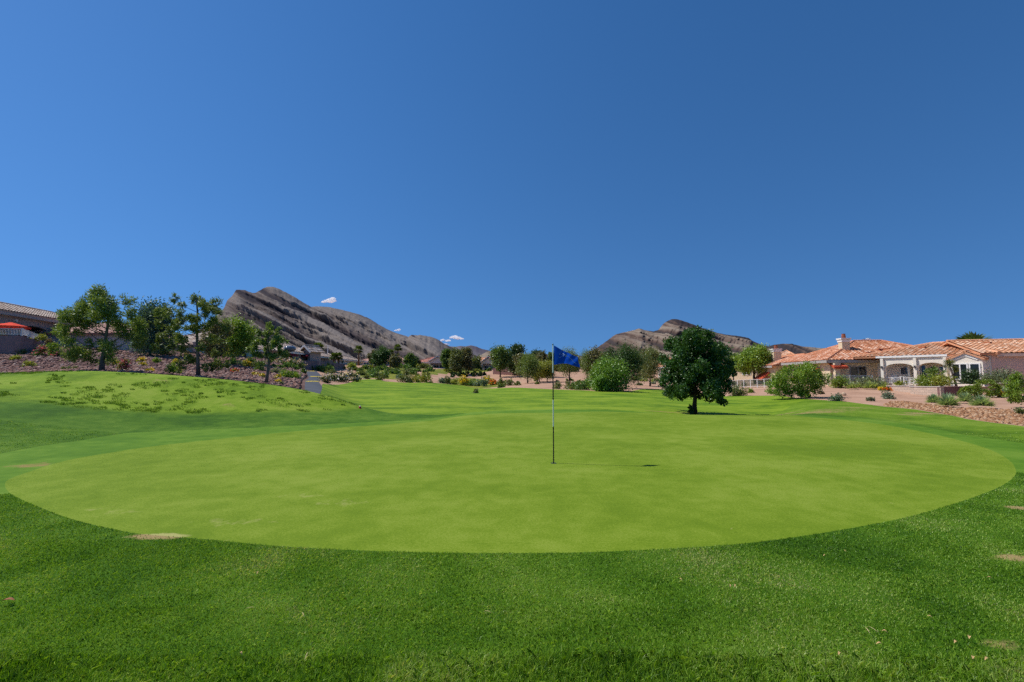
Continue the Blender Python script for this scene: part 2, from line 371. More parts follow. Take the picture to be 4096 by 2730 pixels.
fn_u = np.array([ucol(x) for x, _ in FN]); fn_l = np.log(np.array([y for _, y in FN]))
PATH_S = [(1279,1578),(1283,1570),(1289,1552),(1287,1545),(1277,1530),(1281,1512),(1287,1507),(1275,1493),(1264,1483),(1225,1483),(1229,1500),(1237,1512),(1228,1518),(1221,1524),(1219,1546),(1222,1563)]
PATHP = [hit(x, y, 21.0)[:2] for x, y in PATH_S]
PATHP = [tuple(p) for p in PATHP]
PATHP[0] = (ucol(1279)*22.0, 22.0); PATHP.append((ucol(1226)*22.0, 22.0))
BED_S = [(3550,1627),(3532,1622),(3560,1608),(3620,1607),(3700,1618),(3760,1626),(3830,1632),(3930,1636),(4040,1641),(4070,1660),(4150,1668),(4400,1690),(4400,1735),(4096,1704),(3862,1674),(3752,1652),(3664,1637)]
BED = [tuple(hit(*p)[:2]) for p in BED_S]
COVER = [[tuple(hit(*q, 40)[:2]) for q in pp] for pp in (
  [(1762,1532),(1800,1517),(1850,1512),(1920,1515),(1990,1524),(2005,1545),(1960,1554),(1850,1545)],
  [(1690,1494),(1720,1479),(1800,1475),(1900,1477),(1960,1485),(1930,1491),(1800,1495),(1700,1502)],
  [(1385,1502),(1440,1478),(1560,1468),(1660,1472),(1700,1480),(1625,1500),(1590,1519),(1440,1514)])]
def f_cover(x, y): return np.maximum.reduce([poly_sd(c, x, y) for c in COVER]) + (fbm0(x, y)-.5)*3.0
def fbm0(x, y): return .5+.25*np.sin(x*1.3+y*.7)+.15*np.sin(x*.6-y*1.9+1)+.1*np.sin(x*3.1+y*2.3)
def f_glim(x, y):
    yy = np.maximum(y, .3); return np.where(y > .5, (np.interp(x/yy, gl_u, gl_l) - np.log(yy)), 1.0)
def f_fair(x, y):
    yy = np.maximum(y, .5); u = x/yy
    return np.minimum(np.minimum(np.log(yy) - np.interp(u, fn_u, fn_l), (u-ucol(1283))*3), (ucol(3215)-u)*3)
def f_slope(x, y):
    yy = np.maximum(y, .5); u = x/yy
    lim = np.interp(u, [-30, ucol(0), ucol(790), ucol(1219), ucol(1240)], [3.95, 3.9, 4.1, 4.35, 4.40])
    return np.minimum((ucol(1255)-u)*3, lim-np.log(yy))
REG = [('putting_green', M['green'], lambda x, y: poly_sd(GREEN, x, y)),
       ('cart_path', M['asphalt'], lambda x, y: poly_sd(PATHP, x, y)),
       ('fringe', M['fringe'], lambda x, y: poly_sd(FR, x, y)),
       ('fairway', M['fairway'], lambda x, y: np.minimum(f_fair(x, y), f_glim(x, y))),
       ('rough', M['rough'], f_glim),
       ('ground_cover', M['cover'], f_cover),
       ('rock_bed', M['rockbed'], lambda x, y: poly_sd(BED, x, y)),
       ('rock_slope', M['rockslope'], f_slope),
       ('desert_ground', M['desert'], lambda x, y: np.ones_like(x))]

# worn and dry turf, as soft spots: (photo position, radius across, radius along, strength)
WORN_S = [(630,2147,.32,.10,1.3),(130,1862,.5,.35,.75),(4075,2032,.16,.10,1.3),(4058,2232,.2,.09,1.3),(4000,2575,.22,.10,.7),(1200,1985,.5,.3,.50),(1350,2012,.6,.25,.52),(420,2050,.7,.3,.50),(950,2090,.9,.25,.50),
  (2650,1648,1.6,.5,.75),(2740,1652,1.2,.5,.65),(3260,1650,2.2,1.2,.75),(3330,1640,2.5,1.5,.6),(3420,1632,1.8,1.5,.6),(3690,1655,1.1,.8,.9),(3640,1660,.8,.8,.75),(3150,1655,1.5,.6,.7),
  (1120,1507,1.0,.5,.4),(640,1524,.8,.6,.55),(910,1622,.5,.5,.55),(600,1512,.8,.5,.5),(2620,1570,3,2,.5),(2480,1585,3,1.5,.4),(2350,1583,2,1.0,.4),(30,2420,.4,.3,.35),(500,2290,.7,.2,.3)]
WORN = [(hit(a, b), c, d, e) for a, b, c, d, e in WORN_S]
DRY = smoothpoly([(ucol(-700)*20,20)] + [tuple(hit(*p)[:2]) for p in ((-300,1600),(0,1608),(148,1607),(392,1637),(653,1654),(1024,1650),(1300,1645),(1430,1634))] + [(ucol(1440)*24,24),(ucol(1000)*25,25),(ucol(300)*25,25),(ucol(-700)*25,25)], 1)
def worn_at(x, y):
    w = np.zeros_like(x)
    for p, rx, ry, s in WORN:
        w = np.maximum(w, s*np.exp(-((x-p[0])/rx)**2 - ((y-p[1])/ry)**2))
    return w
RIGHT = [(ucol(2950)*21, 21)] + [tuple(hit(*q)[:2]) for q in ((3205,1657),(3408,1669),(3561,1685),(3713,1709),(3866,1740),(4096,1773),(4500,1835))] + [(24, 13), (30, 20), (30, 45), (ucol(3000)*45, 45)]
def dry_at(x, y): return np.maximum(np.clip(.5 + poly_sd(DRY, x, y)/.8, 0, 1), .62*np.clip(.3 + poly_sd(RIGHT, x, y)/1.2, 0, 1))

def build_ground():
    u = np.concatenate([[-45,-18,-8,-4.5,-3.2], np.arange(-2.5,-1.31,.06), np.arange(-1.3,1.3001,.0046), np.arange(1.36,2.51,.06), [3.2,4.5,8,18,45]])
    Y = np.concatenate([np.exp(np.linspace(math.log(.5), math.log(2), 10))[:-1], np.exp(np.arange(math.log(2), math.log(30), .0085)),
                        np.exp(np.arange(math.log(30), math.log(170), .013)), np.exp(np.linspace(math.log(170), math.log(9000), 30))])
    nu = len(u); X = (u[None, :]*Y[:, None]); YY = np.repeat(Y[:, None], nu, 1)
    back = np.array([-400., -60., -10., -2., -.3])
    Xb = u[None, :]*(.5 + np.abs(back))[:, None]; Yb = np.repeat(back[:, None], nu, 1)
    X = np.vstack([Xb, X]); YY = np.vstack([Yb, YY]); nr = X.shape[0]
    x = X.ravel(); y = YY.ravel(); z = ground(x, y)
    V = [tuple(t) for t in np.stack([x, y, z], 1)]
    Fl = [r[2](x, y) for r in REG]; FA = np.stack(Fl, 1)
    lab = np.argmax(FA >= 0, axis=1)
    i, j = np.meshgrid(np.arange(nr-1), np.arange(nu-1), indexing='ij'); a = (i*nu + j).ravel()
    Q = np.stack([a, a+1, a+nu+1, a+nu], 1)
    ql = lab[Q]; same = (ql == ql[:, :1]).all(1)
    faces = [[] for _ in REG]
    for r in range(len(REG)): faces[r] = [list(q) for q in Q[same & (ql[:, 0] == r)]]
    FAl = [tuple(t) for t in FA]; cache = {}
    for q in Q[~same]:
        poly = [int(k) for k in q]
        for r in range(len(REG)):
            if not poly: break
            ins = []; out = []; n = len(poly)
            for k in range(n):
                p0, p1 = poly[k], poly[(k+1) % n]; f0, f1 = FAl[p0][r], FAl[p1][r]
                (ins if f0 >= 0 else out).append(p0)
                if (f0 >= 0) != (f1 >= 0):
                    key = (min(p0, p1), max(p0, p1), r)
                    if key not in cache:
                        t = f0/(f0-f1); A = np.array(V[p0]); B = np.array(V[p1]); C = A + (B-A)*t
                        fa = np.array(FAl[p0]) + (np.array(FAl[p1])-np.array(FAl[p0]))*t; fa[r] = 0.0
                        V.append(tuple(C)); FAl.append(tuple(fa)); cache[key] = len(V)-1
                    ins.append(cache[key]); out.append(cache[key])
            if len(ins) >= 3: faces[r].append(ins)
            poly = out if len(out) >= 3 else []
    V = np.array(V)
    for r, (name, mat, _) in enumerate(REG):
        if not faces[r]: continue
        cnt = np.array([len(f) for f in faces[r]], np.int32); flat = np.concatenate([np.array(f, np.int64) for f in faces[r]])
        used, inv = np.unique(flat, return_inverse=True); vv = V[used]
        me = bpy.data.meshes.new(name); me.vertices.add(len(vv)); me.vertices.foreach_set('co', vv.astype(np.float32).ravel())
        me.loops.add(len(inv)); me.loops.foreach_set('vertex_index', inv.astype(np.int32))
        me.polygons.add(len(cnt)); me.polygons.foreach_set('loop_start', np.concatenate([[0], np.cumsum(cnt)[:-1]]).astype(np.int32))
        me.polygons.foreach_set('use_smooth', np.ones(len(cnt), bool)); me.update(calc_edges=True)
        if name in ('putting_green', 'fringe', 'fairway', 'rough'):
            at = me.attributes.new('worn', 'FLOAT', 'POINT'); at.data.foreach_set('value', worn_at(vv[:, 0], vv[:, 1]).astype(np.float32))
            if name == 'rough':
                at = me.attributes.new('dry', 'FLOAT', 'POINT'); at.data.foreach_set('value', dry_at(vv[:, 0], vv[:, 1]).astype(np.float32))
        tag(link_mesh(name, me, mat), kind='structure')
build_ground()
# ------------------------------------------------------------------ mountains
_perm = np.random.default_rng(3).random(65536)
def vnoise(x, y):
    xi = np.floor(x).astype(int); yi = np.floor(y).astype(int); fx = x-xi; fy = y-yi
    fx = fx*fx*(3-2*fx); fy = fy*fy*(3-2*fy)
    def h(a, b): return _perm[(a*7919 + b*104729) & 65535]
    return (h(xi,yi)*(1-fx)+h(xi+1,yi)*fx)*(1-fy) + (h(xi,yi+1)*(1-fx)+h(xi+1,yi+1)*fx)*fy
def fbm(x, y, o=5, g=.5):
    s = 0; a = 1; t = 0
    for k in range(o):
        s = s + a*vnoise(x*2**k + 17.3*k, y*2**k - 9.1*k); t += a; a *= g
    return s/t
def ridged(x, y, o=4):
    s = 0; a = 1; t = 0
    for k in range(o):
        s = s + a*(1-np.abs(2*vnoise(x*2**k+5.7*k, y*2**k+3.3*k)-1)); t += a; a *= .5
    return s/t
def rockmat(name, scree, mid, cliff, dark, top):
    m, n, l, b = newmat(name); p = pos(n)
    at = n.new('ShaderNodeAttribute'); at.attribute_name = 'band'
    n1 = noise(n, l, .012, 6, .65, p); n2 = noise(n, l, .14, 5, .7, p)
    f = maths(n, l, 'ADD', at.outputs['Fac'], maths(n, l, 'MULTIPLY', maths(n, l, 'SUBTRACT', n1.outputs[0], .5), .45))
    f = maths(n, l, 'ADD', f, maths(n, l, 'MULTIPLY', maths(n, l, 'SUBTRACT', n2.outputs[0], .5), .5))
    r = ramp(n, [(.15, scree), (.42, mid), (.62, cliff), (.85, dark)]); l.new(f, r.inputs[0])  # dark bands: rock strata, with shade of the cliff sides put into the colour
    sp = ramp(n, [(.42, (.80, .80, .80)), (.60, (1.1, 1.1, 1.1))]); l.new(n2.outputs[0], sp.inputs[0])
    c = mixc(n, l, 1.0, r.outputs[0], sp.outputs[0], 'MULTIPLY')
    l.new(c, b.inputs['Base Color']); b.inputs['Roughness'].default_value = 1; b.inputs['Specular IOR Level'].default_value = .05
    bump(n, l, n2.outputs[0], 1.2, .7, b)
    return m
def mountain(name, ridge, Y0, Y1, slope, period, amp, mat, nb, gully=3.0, warp=7.0, dx=3.0, rows=150, bias=.34):
    rx = np.array([r[0] for r in ridge], float); ry = np.array([r[1] for r in ridge], float)
    xs = np.arange(rx[0], rx[-1]+.1, dx); ys = np.interp(xs, rx, ry)
    ys = ys + (fbm(xs/9.0, xs*0+3.3, 3)-.5)*3.0*np.clip((1470-ys)/80, 0, 1)
    u, s = ray(xs, ys); n = len(xs)
    zb = 14.0; zr = CAMZ + s*Y1
    T = np.linspace(0, 1, rows); V = []; B = []
    g = (.30*T + .70*T**1.25)
    X2 = u[None, :]*(Y0 + (Y1-Y0)*T)[:, None]; YY = np.repeat((Y0+(Y1-Y0)*T)[:, None], n, 1)
    Z = zb + (zr-zb)[None, :]*g[:, None]
    pyy = 1507.5 - (Z-CAMZ)/YY*FS; pxx = np.repeat(xs[None, :], rows, 0)
    w = (fbm(pxx/60, pyy/60, 4)-.5)*2*warp + (fbm(pxx/14, pyy/14, 3)-.5)*warp*.8
    q = (pyy - slope*pxx + w)/period + nb
    al = (pxx + slope*pyy)/420.0
    st = fbm(q*1.15, al, 5, .58); st2 = fbm(q*.55+9, al*.8+4, 3)
    saw = np.clip((st-.5)*3.2+.5, 0, 1)
    edge = np.clip(T/.08, 0, 1)[:, None]*(np.clip((1-T)/.22, 0, 1)**.7)[:, None]
    hh = np.clip((zr-zb)/150, 0, 1)[None, :]
    gl = ridged(pxx/30 + pyy/60, pyy/110, 4)-.6
    Z = Z + amp*(saw-.5)*edge*hh*1.3 + gully*gl*edge*hh*1.4 + 5*(fbm(pxx/42+3, pyy/30, 3)-.5)*edge*hh + 2.5*(fbm(pxx/6, pyy/6, 4)-.5)*edge*hh
    YY = YY - amp*2.6*(saw-.5)*edge*hh + 7*(fbm(pxx/16, pyy/16, 3)-.5)*edge*hh
    band = np.clip(bias - (st-.5)*2.5 - (st2-.5)*1.6 + .25*(fbm(pxx/20, pyy/20, 3)-.5), 0, 1)
    V.append(np.stack([X2, YY, Z], -1).reshape(-1, 3)); B.append(band.ravel())
    for k, (fy, fz) in enumerate(((1.04, .93), (1.12, .7), (1.25, .35), (1.4, .0))):
        Zb = zb + (zr-zb)*fz; V.append(np.stack([u*Y1*fy, np.full(n, Y1*fy), Zb], -1)); B.append(np.full(n, .3))
    V = np.concatenate(V); B = np.concatenate(B); R_ = rows+4
    i, j = np.meshgrid(np.arange(R_-1), np.arange(n-1), indexing='ij'); a = (i*n+j).ravel()
    o = mesh_k(name, V, np.stack([a, a+1, a+n+1, a+n], 1), mat, smooth=True)
    at = o.data.attributes.new('band', 'FLOAT', 'POINT'); at.data.foreach_set('value', B.astype(np.float32))
    return tag(o, kind='structure')
RIDGE_L = [(480,1452),(600,1440),(680,1405),(740,1370),(800,1320),(840,1285),(860,1268),(881,1253),(896,1233),(909,1202),(929,1184),(944,1161),(957,1159),(978,1161),(1011,1173),(1023,1171),(1054,1154),
  (1072,1147),(1092,1148),(1118,1157),(1156,1177),(1182,1191),(1207,1207),(1245,1228),(1284,1226),(1322,1230),(1360,1239),(1398,1247),(1438,1259),(1476,1274),(1515,1299),(1553,1320),(1591,1335),(1635,1348),
  (1645,1339),(1668,1343),(1680,1340),(1706,1345),(1731,1350),(1757,1362),(1777,1376),(1808,1391),(1833,1404),(1884,1417),(1960,1440),(2020,1455)]
RIDGE_F = [(1600,1420),(1700,1400),(1760,1392),(1798,1386),(1821,1388),(1844,1385),(1859,1387),(1884,1382),(1905,1387),(1930,1397),(1961,1404),(1985,1407),(2020,1411),(2080,1418),(2150,1416),(2230,1420),(2300,1418),(2325,1423),(2380,1432),(2450,1445)]
RIDGE_N = [(1840,1452),(1890,1436),(1925,1420),(1945,1409),(1968,1403),(1990,1409),(2015,1420),(2060,1432),(2140,1448)]
RIDGE_R = [(2290,1452),(2340,1432),(2369,1407),(2393,1389),(2421,1369),(2453,1345),(2466,1337),(2486,1333),(2518,1325),(2558,1315),(2583,1322),(2615,1327),(2635,1319),(2651,1298),(2663,1288),(2688,1277),(2704,1277),
  (2744,1288),(2805,1311),(2865,1331),(2906,1340),(2962,1346),(2994,1353),(3015,1367),(3059,1385),(3075,1386),(3091,1381),(3128,1376),(3168,1376),(3208,1387),(3250,1390),(3400,1402),(3600,1418),(3900,1445)]
M['rock_l'] = rockmat('rock_grey', (.205,.172,.152), (.160,.130,.116), (.088,.068,.066), (.052,.044,.050), None)
M['rock_r'] = rockmat('rock_tan', (.250,.198,.150), (.185,.136,.105), (.112,.074,.058), (.056,.045,.044), None)
M['rock_f'] = rockmat('rock_far', (.16,.14,.15), (.14,.12,.13), (.12,.10,.12), (.10,.09,.11), None)
mountain('mountain', RIDGE_L, 1000, 1750, .50, 30, 17, M['rock_l'], 3.1)
mountain('mountain', RIDGE_R, 1100, 1900, .30, 17, 15, M['rock_r'], 8.4, gully=3, warp=7, bias=.58)
mountain('mountain', RIDGE_N, 2100, 2600, .2, 40, 10, M['rock_r'], 1.4, rows=60)
mountain('hills', RIDGE_F, 2800, 3800, .2, 40, 12, M['rock_f'], 5.2, rows=60)

# ------------------------------------------------------------------ clouds
def cloudmat():
    m, n, l, b = newmat('cloud_white'); n.remove(b); out = n['Material Output']
    v = n.new('ShaderNodeVolumePrincipled'); v.inputs['Color'].default_value = (1, 1, 1, 1); v.inputs['Anisotropy'].default_value = .2
    p = pos(n); nz = noise(n, l, .012, 4, .6, p); v.inputs['Density'].default_value = .05
    d = mapr(n, l, nz.outputs[0], .40, .56, 0.0, .09); l.new(d, v.inputs['Density'])
    l.new(v.outputs[0], out.inputs['Volume']); return m
def cloudsurf():
    m, n, l, b = newmat('cloud_white'); n.remove(b); out = n['Material Output']
    v = n.new('ShaderNodeVolumeScatter'); v.inputs['Color'].default_value = (1, 1, 1, 1); v.inputs['Anisotropy'].default_value = .0; v.inputs['Density'].default_value = .055
    l.new(v.outputs[0], out.inputs['Volume']); return m
M['cloud'] = cloudsurf()
import bmesh
def ico(sub):
    bm = bmesh.new(); bmesh.ops.create_icosphere(bm, subdivisions=sub, radius=1.0)
    V = np.array([v.co[:] for v in bm.verts]); F = np.array([[v.index for v in f.verts] for f in bm.faces]); bm.free(); return V, F
ICO1 = ico(1); ICO2 = ico(2); ICO3 = ico(3)
def cloud(puffs, Y, label):
    Vs = []; Fs = []; n = 0; V0, F0 = ICO3
    for x, y, rx, ry in puffs:
        c = P(x, y, Y); sx = rx/FS*Y; sz = ry/FS*Y
        V = V0.copy(); d = 1 + .45*(fbm(V0[:, 0]*2.2+x, V0[:, 2]*2.2+V0[:, 1]*1.7+y, 4)-.5)
        V = V*d[:, None]*np.array([sx, (sx+sz)/2, sz])*1.2 + c + np.array([0, rng.uniform(-1, 1)*sx*.3, 0])
        Vs.append(V); Fs.append(F0+n); n += len(V)
    o = mesh_k('cloud', np.concatenate(Vs), np.concatenate(Fs), M['cloud'], smooth=True)
    tag(o, label, 'cloud', 'small white clouds low over the mountains'); return o
cloud([(1295,1208,9,4),(1305,1205,10,5),(1318,1202,12,6.5),(1331,1198,11,7),(1336,1204,9,5),(1322,1207,14,4)], 5200, 'single bright white cloud over the shoulder of the grey mountain')
cloud([(1594,1321,6,3.5),(1584,1322,6,2.5),(1598,1319,5,3.5)], 5600, 'tiny white cloud touching the long falling ridge of the grey mountain')
cloud([(1812,1349,9,4.5),(1822,1350,11,6),(1832,1353,11,5),(1845,1356,10,3),(1805,1351,7,3)], 5600, 'largest of the white clouds bunched low in the gap between the mountains')
cloud([(1767,1362,6,3.5),(1772,1360,6,3)], 5600, 'smallest puff of cloud beside the grey ridge, left of the bunch in the gap')
cloud([(1788,1364,8,3.2),(1795,1363,8,3.5)], 5600, 'flat little cloud just under the largest cloud in the gap')
cloud([(1783,1376,8,2.2),(1792,1378,6,1.6)], 5600, 'thin cloud wisp grazing the foot of the grey ridge in the gap')

# ------------------------------------------------------------------ grass blades and stones (uncountable)
def grassmat(name, stops, trans=.35):
    m, n, l, b = newmat(name); n.remove(b); out = n['Material Output']
    geo = n.new('ShaderNodeNewGeometry'); nz = noise(n, l, .8, 4, .6, geo.outputs['Position'], .5)
    f = maths(n, l, 'ADD', maths(n, l, 'MULTIPLY', geo.outputs['Random Per Island'], .50), maths(n, l, 'MULTIPLY', mapr(n, l, nz.outputs[0], .30, .70), .60))
    r = ramp(n, stops); l.new(f, r.inputs[0])
    d = n.new('ShaderNodeBsdfDiffuse'); t = n.new('ShaderNodeBsdfTranslucent'); l.new(r.outputs[0], d.inputs[0])
    tc = mixc(n, l, 1.0, r.outputs[0], (1.25, 1.2, .5), 'MULTIPLY'); l.new(tc, t.inputs[0])
    g = n.new('ShaderNodeBsdfGlossy'); g.inputs['Roughness'].default_value = .5
    a = n.new('ShaderNodeMixShader'); a.inputs[0].default_value = trans; l.new(d.outputs[0], a.inputs[1]); l.new(t.outputs[0], a.inputs[2])
    c = n.new('ShaderNodeMixShader'); c.inputs[0].default_value = .03; l.new(a.outputs[0], c.inputs[1]); l.new(g.outputs[0], c.inputs[2])
    l.new(c.outputs[0], out.inputs[0]); return m
M['blade'] = grassmat('rough_blades', [(.24, (.050,.140,.005)), (.46, (.165,.335,.012)), (.66, (.275,.44,.030)), (.86, (.43,.52,.14)), (1.0, (.58,.54,.24))])
M['tip'] = grassmat('green_tips', [(.25, (.10,.18,.010)), (.55, (.19,.285,.018)), (.9, (.30,.37,.06))])
M['tuft'] = grassmat('mound_blades', [(.25, (.09,.19,.016)), (.6, (.15,.27,.026)), (.95, (.24,.34,.05))])
def blades(x, y, h, w, lean):
    """one bent three-point blade per root"""
    n = len(x); z = ground(x, y); th = rng.uniform(0, 2*math.pi, n); ph = rng.uniform(0, 2*math.pi, n)
    ln = lean*rng.uniform(.1, 1.0, n)*h
    a = np.stack([np.cos(th)*w/2, np.sin(th)*w/2, np.zeros(n)], 1); base = np.stack([x, y, z-.004], 1)
    tip = base + np.stack([np.cos(ph)*ln, np.sin(ph)*ln, h*np.sqrt(np.maximum(.15, 1-(ln/h)**2*.6))], 1)
    mid = base + np.stack([np.cos(ph)*ln*.3, np.sin(ph)*ln*.3, h*.55], 1)
    V = np.stack([base-a, base+a, mid+a*.8, tip, mid-a*.8], 1).reshape(-1, 3)
    k = np.arange(n)[:, None]*5
    return V, k + np.array([[0, 1, 2, 3, 4]])
def in_rough(x, y):
    ok = (f_glim(x, y) > .004) & (poly_sd(GREEN, x, y) < -.005) & (poly_sd(FR, x, y) < 0)
    return ok & (np.minimum(f_fair(x, y), 1) < 0)
def scatter(ya, yb, dens, ulim=1.5, p=1.0):
    """uniform per square metre in a wedge of the view"""
    A = ulim*(yb*yb-ya*ya); n = int(A*dens)
    y = np.sqrt(rng.uniform(ya*ya, yb*yb, n)); x = rng.uniform(-ulim, ulim, n)*y
    return x, y
Vs = []; Fs = []; off = 0
for ya, yb, dn, hh, ww in ((1.9, 2.75, 19000, .040, .0034), (2.75, 3.3, 19000, .022, .0032), (3.3, 4.6, 13000, .020, .0040), (4.6, 6.5, 6000, .020, .0056), (6.5, 9.5, 2600, .021, .008), (9.5, 13, 420, .022, .011)):
    x, y = scatter(ya, yb, dn); k = in_rough(x, y); x = x[k]; y = y[k]
    w_ = worn_at(x, y); k = rng.random(len(x)) > w_*.8; x = x[k]; y = y[k]
    nz = fbm(x*1.7+40, y*1.7+40, 3); lim = 2.62 + .16*np.sin(x*1.3+.6) + .25*(np.abs(x) > 2.0)*(np.abs(x)-2.0)
    tall = np.where(y < lim, 1.0, 0.0)
    h = hh*rng.uniform(.55, 1.25, len(x))*(.75+.6*nz)*(1+.5*tall*(ya < 2)); w = ww*rng.uniform(.7, 1.3, len(x))
    d = dry_at(x, y); keep = rng.random(len(x)) > d*.75; x, y, h, w = x[keep], y[keep], h[keep], w[keep]
    V, F = blades(x, y, h, w, 1.15); Vs.append(V); Fs.append(F+off); off += len(V)
o = mesh_k('rough_grass', np.concatenate(Vs), np.concatenate(Fs), M['blade'])
tag(o, 'dark green unmown grass blades of the rough around the putting green', 'grass', kind='stuff')
Vs = []; Fs = []; off = 0
for ya, yb, dn in ((3.7, 5.2, 5200), (5.2, 7.5, 2600), (7.5, 11, 900)):
    x, y = scatter(ya, yb, dn, 1.35); k = poly_sd(GREEN, x, y) > .01; x = x[k]; y = y[k]; sc = (ya+yb)/9
    V, F = blades(x, y, .0055*sc**.5*rng.uniform(.6, 1.3, len(x)), .0042*sc*rng.uniform(.7, 1.3, len(x)), 1.6); Vs.append(V); Fs.append(F+off); off += len(V)
o = mesh_k('green_grass', np.concatenate(Vs), np.concatenate(Fs), M['tip'])
tag(o, 'close cropped pale green grass tips of the putting surface', 'grass', kind='stuff')
# darker clumps of longer grass on the dry upper bank
n = 1500; xs_ = rng.uniform(-120, 1420, n*3); dd = rng.uniform(14, 21.2, n*3); x = np.array([ucol(a) for a in xs_])*dd; y = dd
k = (dry_at(x, y) > .4) & (f_glim(x, y) > .02) & (fbm(x*.75+3, y*.75, 3) > .47); x = x[k][:260]; y = y[k][:260]
Vs = []; Fs = []; off = 0
for cx, cy in zip(x, y):
    m_ = int(rng.integers(25, 70)); r = rng.uniform(.06, .19); a = rng.uniform(0, 6.28, m_); q = r*np.sqrt(rng.random(m_))
    V, F = blades(cx+np.cos(a)*q*1.5, cy+np.sin(a)*q, rng.uniform(.03, .09, m_), rng.uniform(.010, .018, m_), 1.0); Vs.append(V); Fs.append(F+off); off += len(V)
o = mesh_k('grass_tufts', np.concatenate(Vs), np.concatenate(Fs), M['tuft'])
tag(o, 'dark ragged tufts of longer grass scattered over the pale grassy bank', 'grass', kind='stuff')

def rockmeshmat(name, stops):
    m, n, l, b = newmat(name); geo = n.new('ShaderNodeNewGeometry'); p = pos(n)
    nz = noise(n, l, 9, 4, .6, p); f = maths(n, l, 'ADD', maths(n, l, 'MULTIPLY', geo.outputs['Random Per Island'], .75), maths(n, l, 'MULTIPLY', nz.outputs[0], .4))
    r = ramp(n, stops); l.new(f, r.inputs[0]); l.new(r.outputs[0], b.inputs['Base Color']); b.inputs['Roughness'].default_value = .95
    b.inputs['Specular IOR Level'].default_value = .1; return m
M['riprap'] = rockmeshmat('riprap_stone', [(.15, (.100,.052,.044)), (.45, (.205,.108,.086)), (.75, (.285,.168,.135)), (1.0, (.40,.30,.25))])
M['cobble'] = rockmeshmat('cobble_stone', [(.12, (.15,.065,.030)), (.4, (.29,.140,.066)), (.7, (.40,.22,.115)), (1.0, (.56,.40,.26))])
def stones(name, x, y, s, mat, label):
    V0, F0 = ICO1; n = len(x); z = ground(x, y); m_ = len(V0)
    V = np.repeat(V0[None], n, 0) * (1 + rng.uniform(-.28, .28, (n, m_, 1)))
    sc = s[:, None]*rng.uniform(.6, 1.2, (n, 3)); sc[:, 2] *= .7; V = V*sc[:, None, :]
    a = rng.uniform(0, 6.28, n); c, s_ = np.cos(a), np.sin(a)
    X = V[:, :, 0]*c[:, None]-V[:, :, 1]*s_[:, None]; Yv = V[:, :, 0]*s_[:, None]+V[:, :, 1]*c[:, None]
    V = np.stack([X + x[:, None], Yv + y[:, None], V[:, :, 2] + z[:, None] + sc[:, None, 2]*.25], -1).reshape(-1, 3)
    F = (F0[None] + (np.arange(n)*m_)[:, None, None]).reshape(-1, 3)
    tag(mesh_k(name, V, F, mat), label, 'stones', kind='stuff')
n = 32000; xs_ = rng.uniform(-600, 1235, n); dd = np.exp(rng.uniform(math.log(22.5), math.log(70), n)); x = np.array(ray(xs_, 1500)[0])*dd; y = dd
k = (f_glim(x, y) < -.01) & (f_slope(x, y) > 0) & (poly_sd(PATHP, x, y) < -.3); x = x[k]; y = y[k]
stones('riprap_stones', x, y, rng.uniform(.07, .17, len(x))*np.clip(y/32, .85, 1.5), M['riprap'], 'purplish brown broken stones covering the slope behind the grassy bank')
bb = np.array(BED); n = 16000; x = rng.uniform(bb[:, 0].min(), bb[:, 0].max(), n); y = rng.uniform(bb[:, 1].min(), bb[:, 1].max(), n)
k = poly_sd(BED, x, y) > .02; x = x[k][:9000]; y = y[k][:9000]
stones('cobble_stones', x, y, rng.uniform(.03, .085, len(x)), M['cobble'], 'rusty orange and tan loose stones in the strip between lawn and yuccas')

# ------------------------------------------------------------------ plants
def leaves(C, size, out=None, asp=.6, droop=0.0, flat=0.0):
    """one bent diamond per centre"""
    n = len(C); d = rng.normal(size=(n, 3)); 
    if out is not None: d = d*.7 + out*1.0
    d[:, 2] -= droop; d /= np.linalg.norm(d, axis=1)[:, None]
    nr = rng.normal(size=(n, 3))*.55 + np.array([0, 0, .45]); nr = nr + (out if out is not None else 0)*.8; s = np.cross(d, nr); s /= np.linalg.norm(s, axis=1)[:, None] + 1e-9
    L = size*rng.uniform(.7, 1.35, n); a = d*L[:, None]*.5; b = s*(L*asp*.5)[:, None]
    up = np.cross(d, s)*(L*.08)[:, None]
    V = np.stack([C-a, C+b+up, C+a, C-b+up], 1).reshape(-1, 3)
    return V, np.arange(n*4).reshape(n, 4)
def blob_points(blobs, n, sub=.30, nsub=9, shell=.55, flat=1.0):
    """points in leaf clumps on and inside a set of rounded masses"""
    blobs = np.asarray(blobs, float); wts = blobs[:, 3]**2; wts /= wts.sum()
    P_ = []; O_ = []
    for b, k in zip(blobs, np.maximum(6, (wts*n).astype(int))):
        r = b[3]; m = max(3, int(nsub)); dirs = rng.normal(size=(m, 3)); dirs /= np.linalg.norm(dirs, axis=1)[:, None]
        sc = dirs*(r*(shell + (1-shell)*rng.random((m, 1)))); sc[:, 2] *= flat
        pick = rng.integers(0, m, k); g = rng.normal(size=(k, 3))*r*sub; g[:, 2] *= flat
        p = b[:3] + sc[pick] + g; P_.append(p); o = p - b[:3]; o /= np.linalg.norm(o, axis=1)[:, None] + 1e-6; O_.append(o)
    return np.concatenate(P_), np.concatenate(O_)
W = {'a': (0,1120,3.92), 'b': (500,1120,3.563), 'c': (900,1250,4.48), 'd': (1350,1250,4.48), 'e': (1750,1300,3.922), 'f': (2250,1230,3.361),
     'g': (2900,1300,3.62), 'h': (3450,1300,3.642), 'r': (1750,1440,7.843), 's': (0,0,1.0)}
def S(win, x, y): w = W[win]; return w[0]+x/w[2], w[1]+y/w[2]

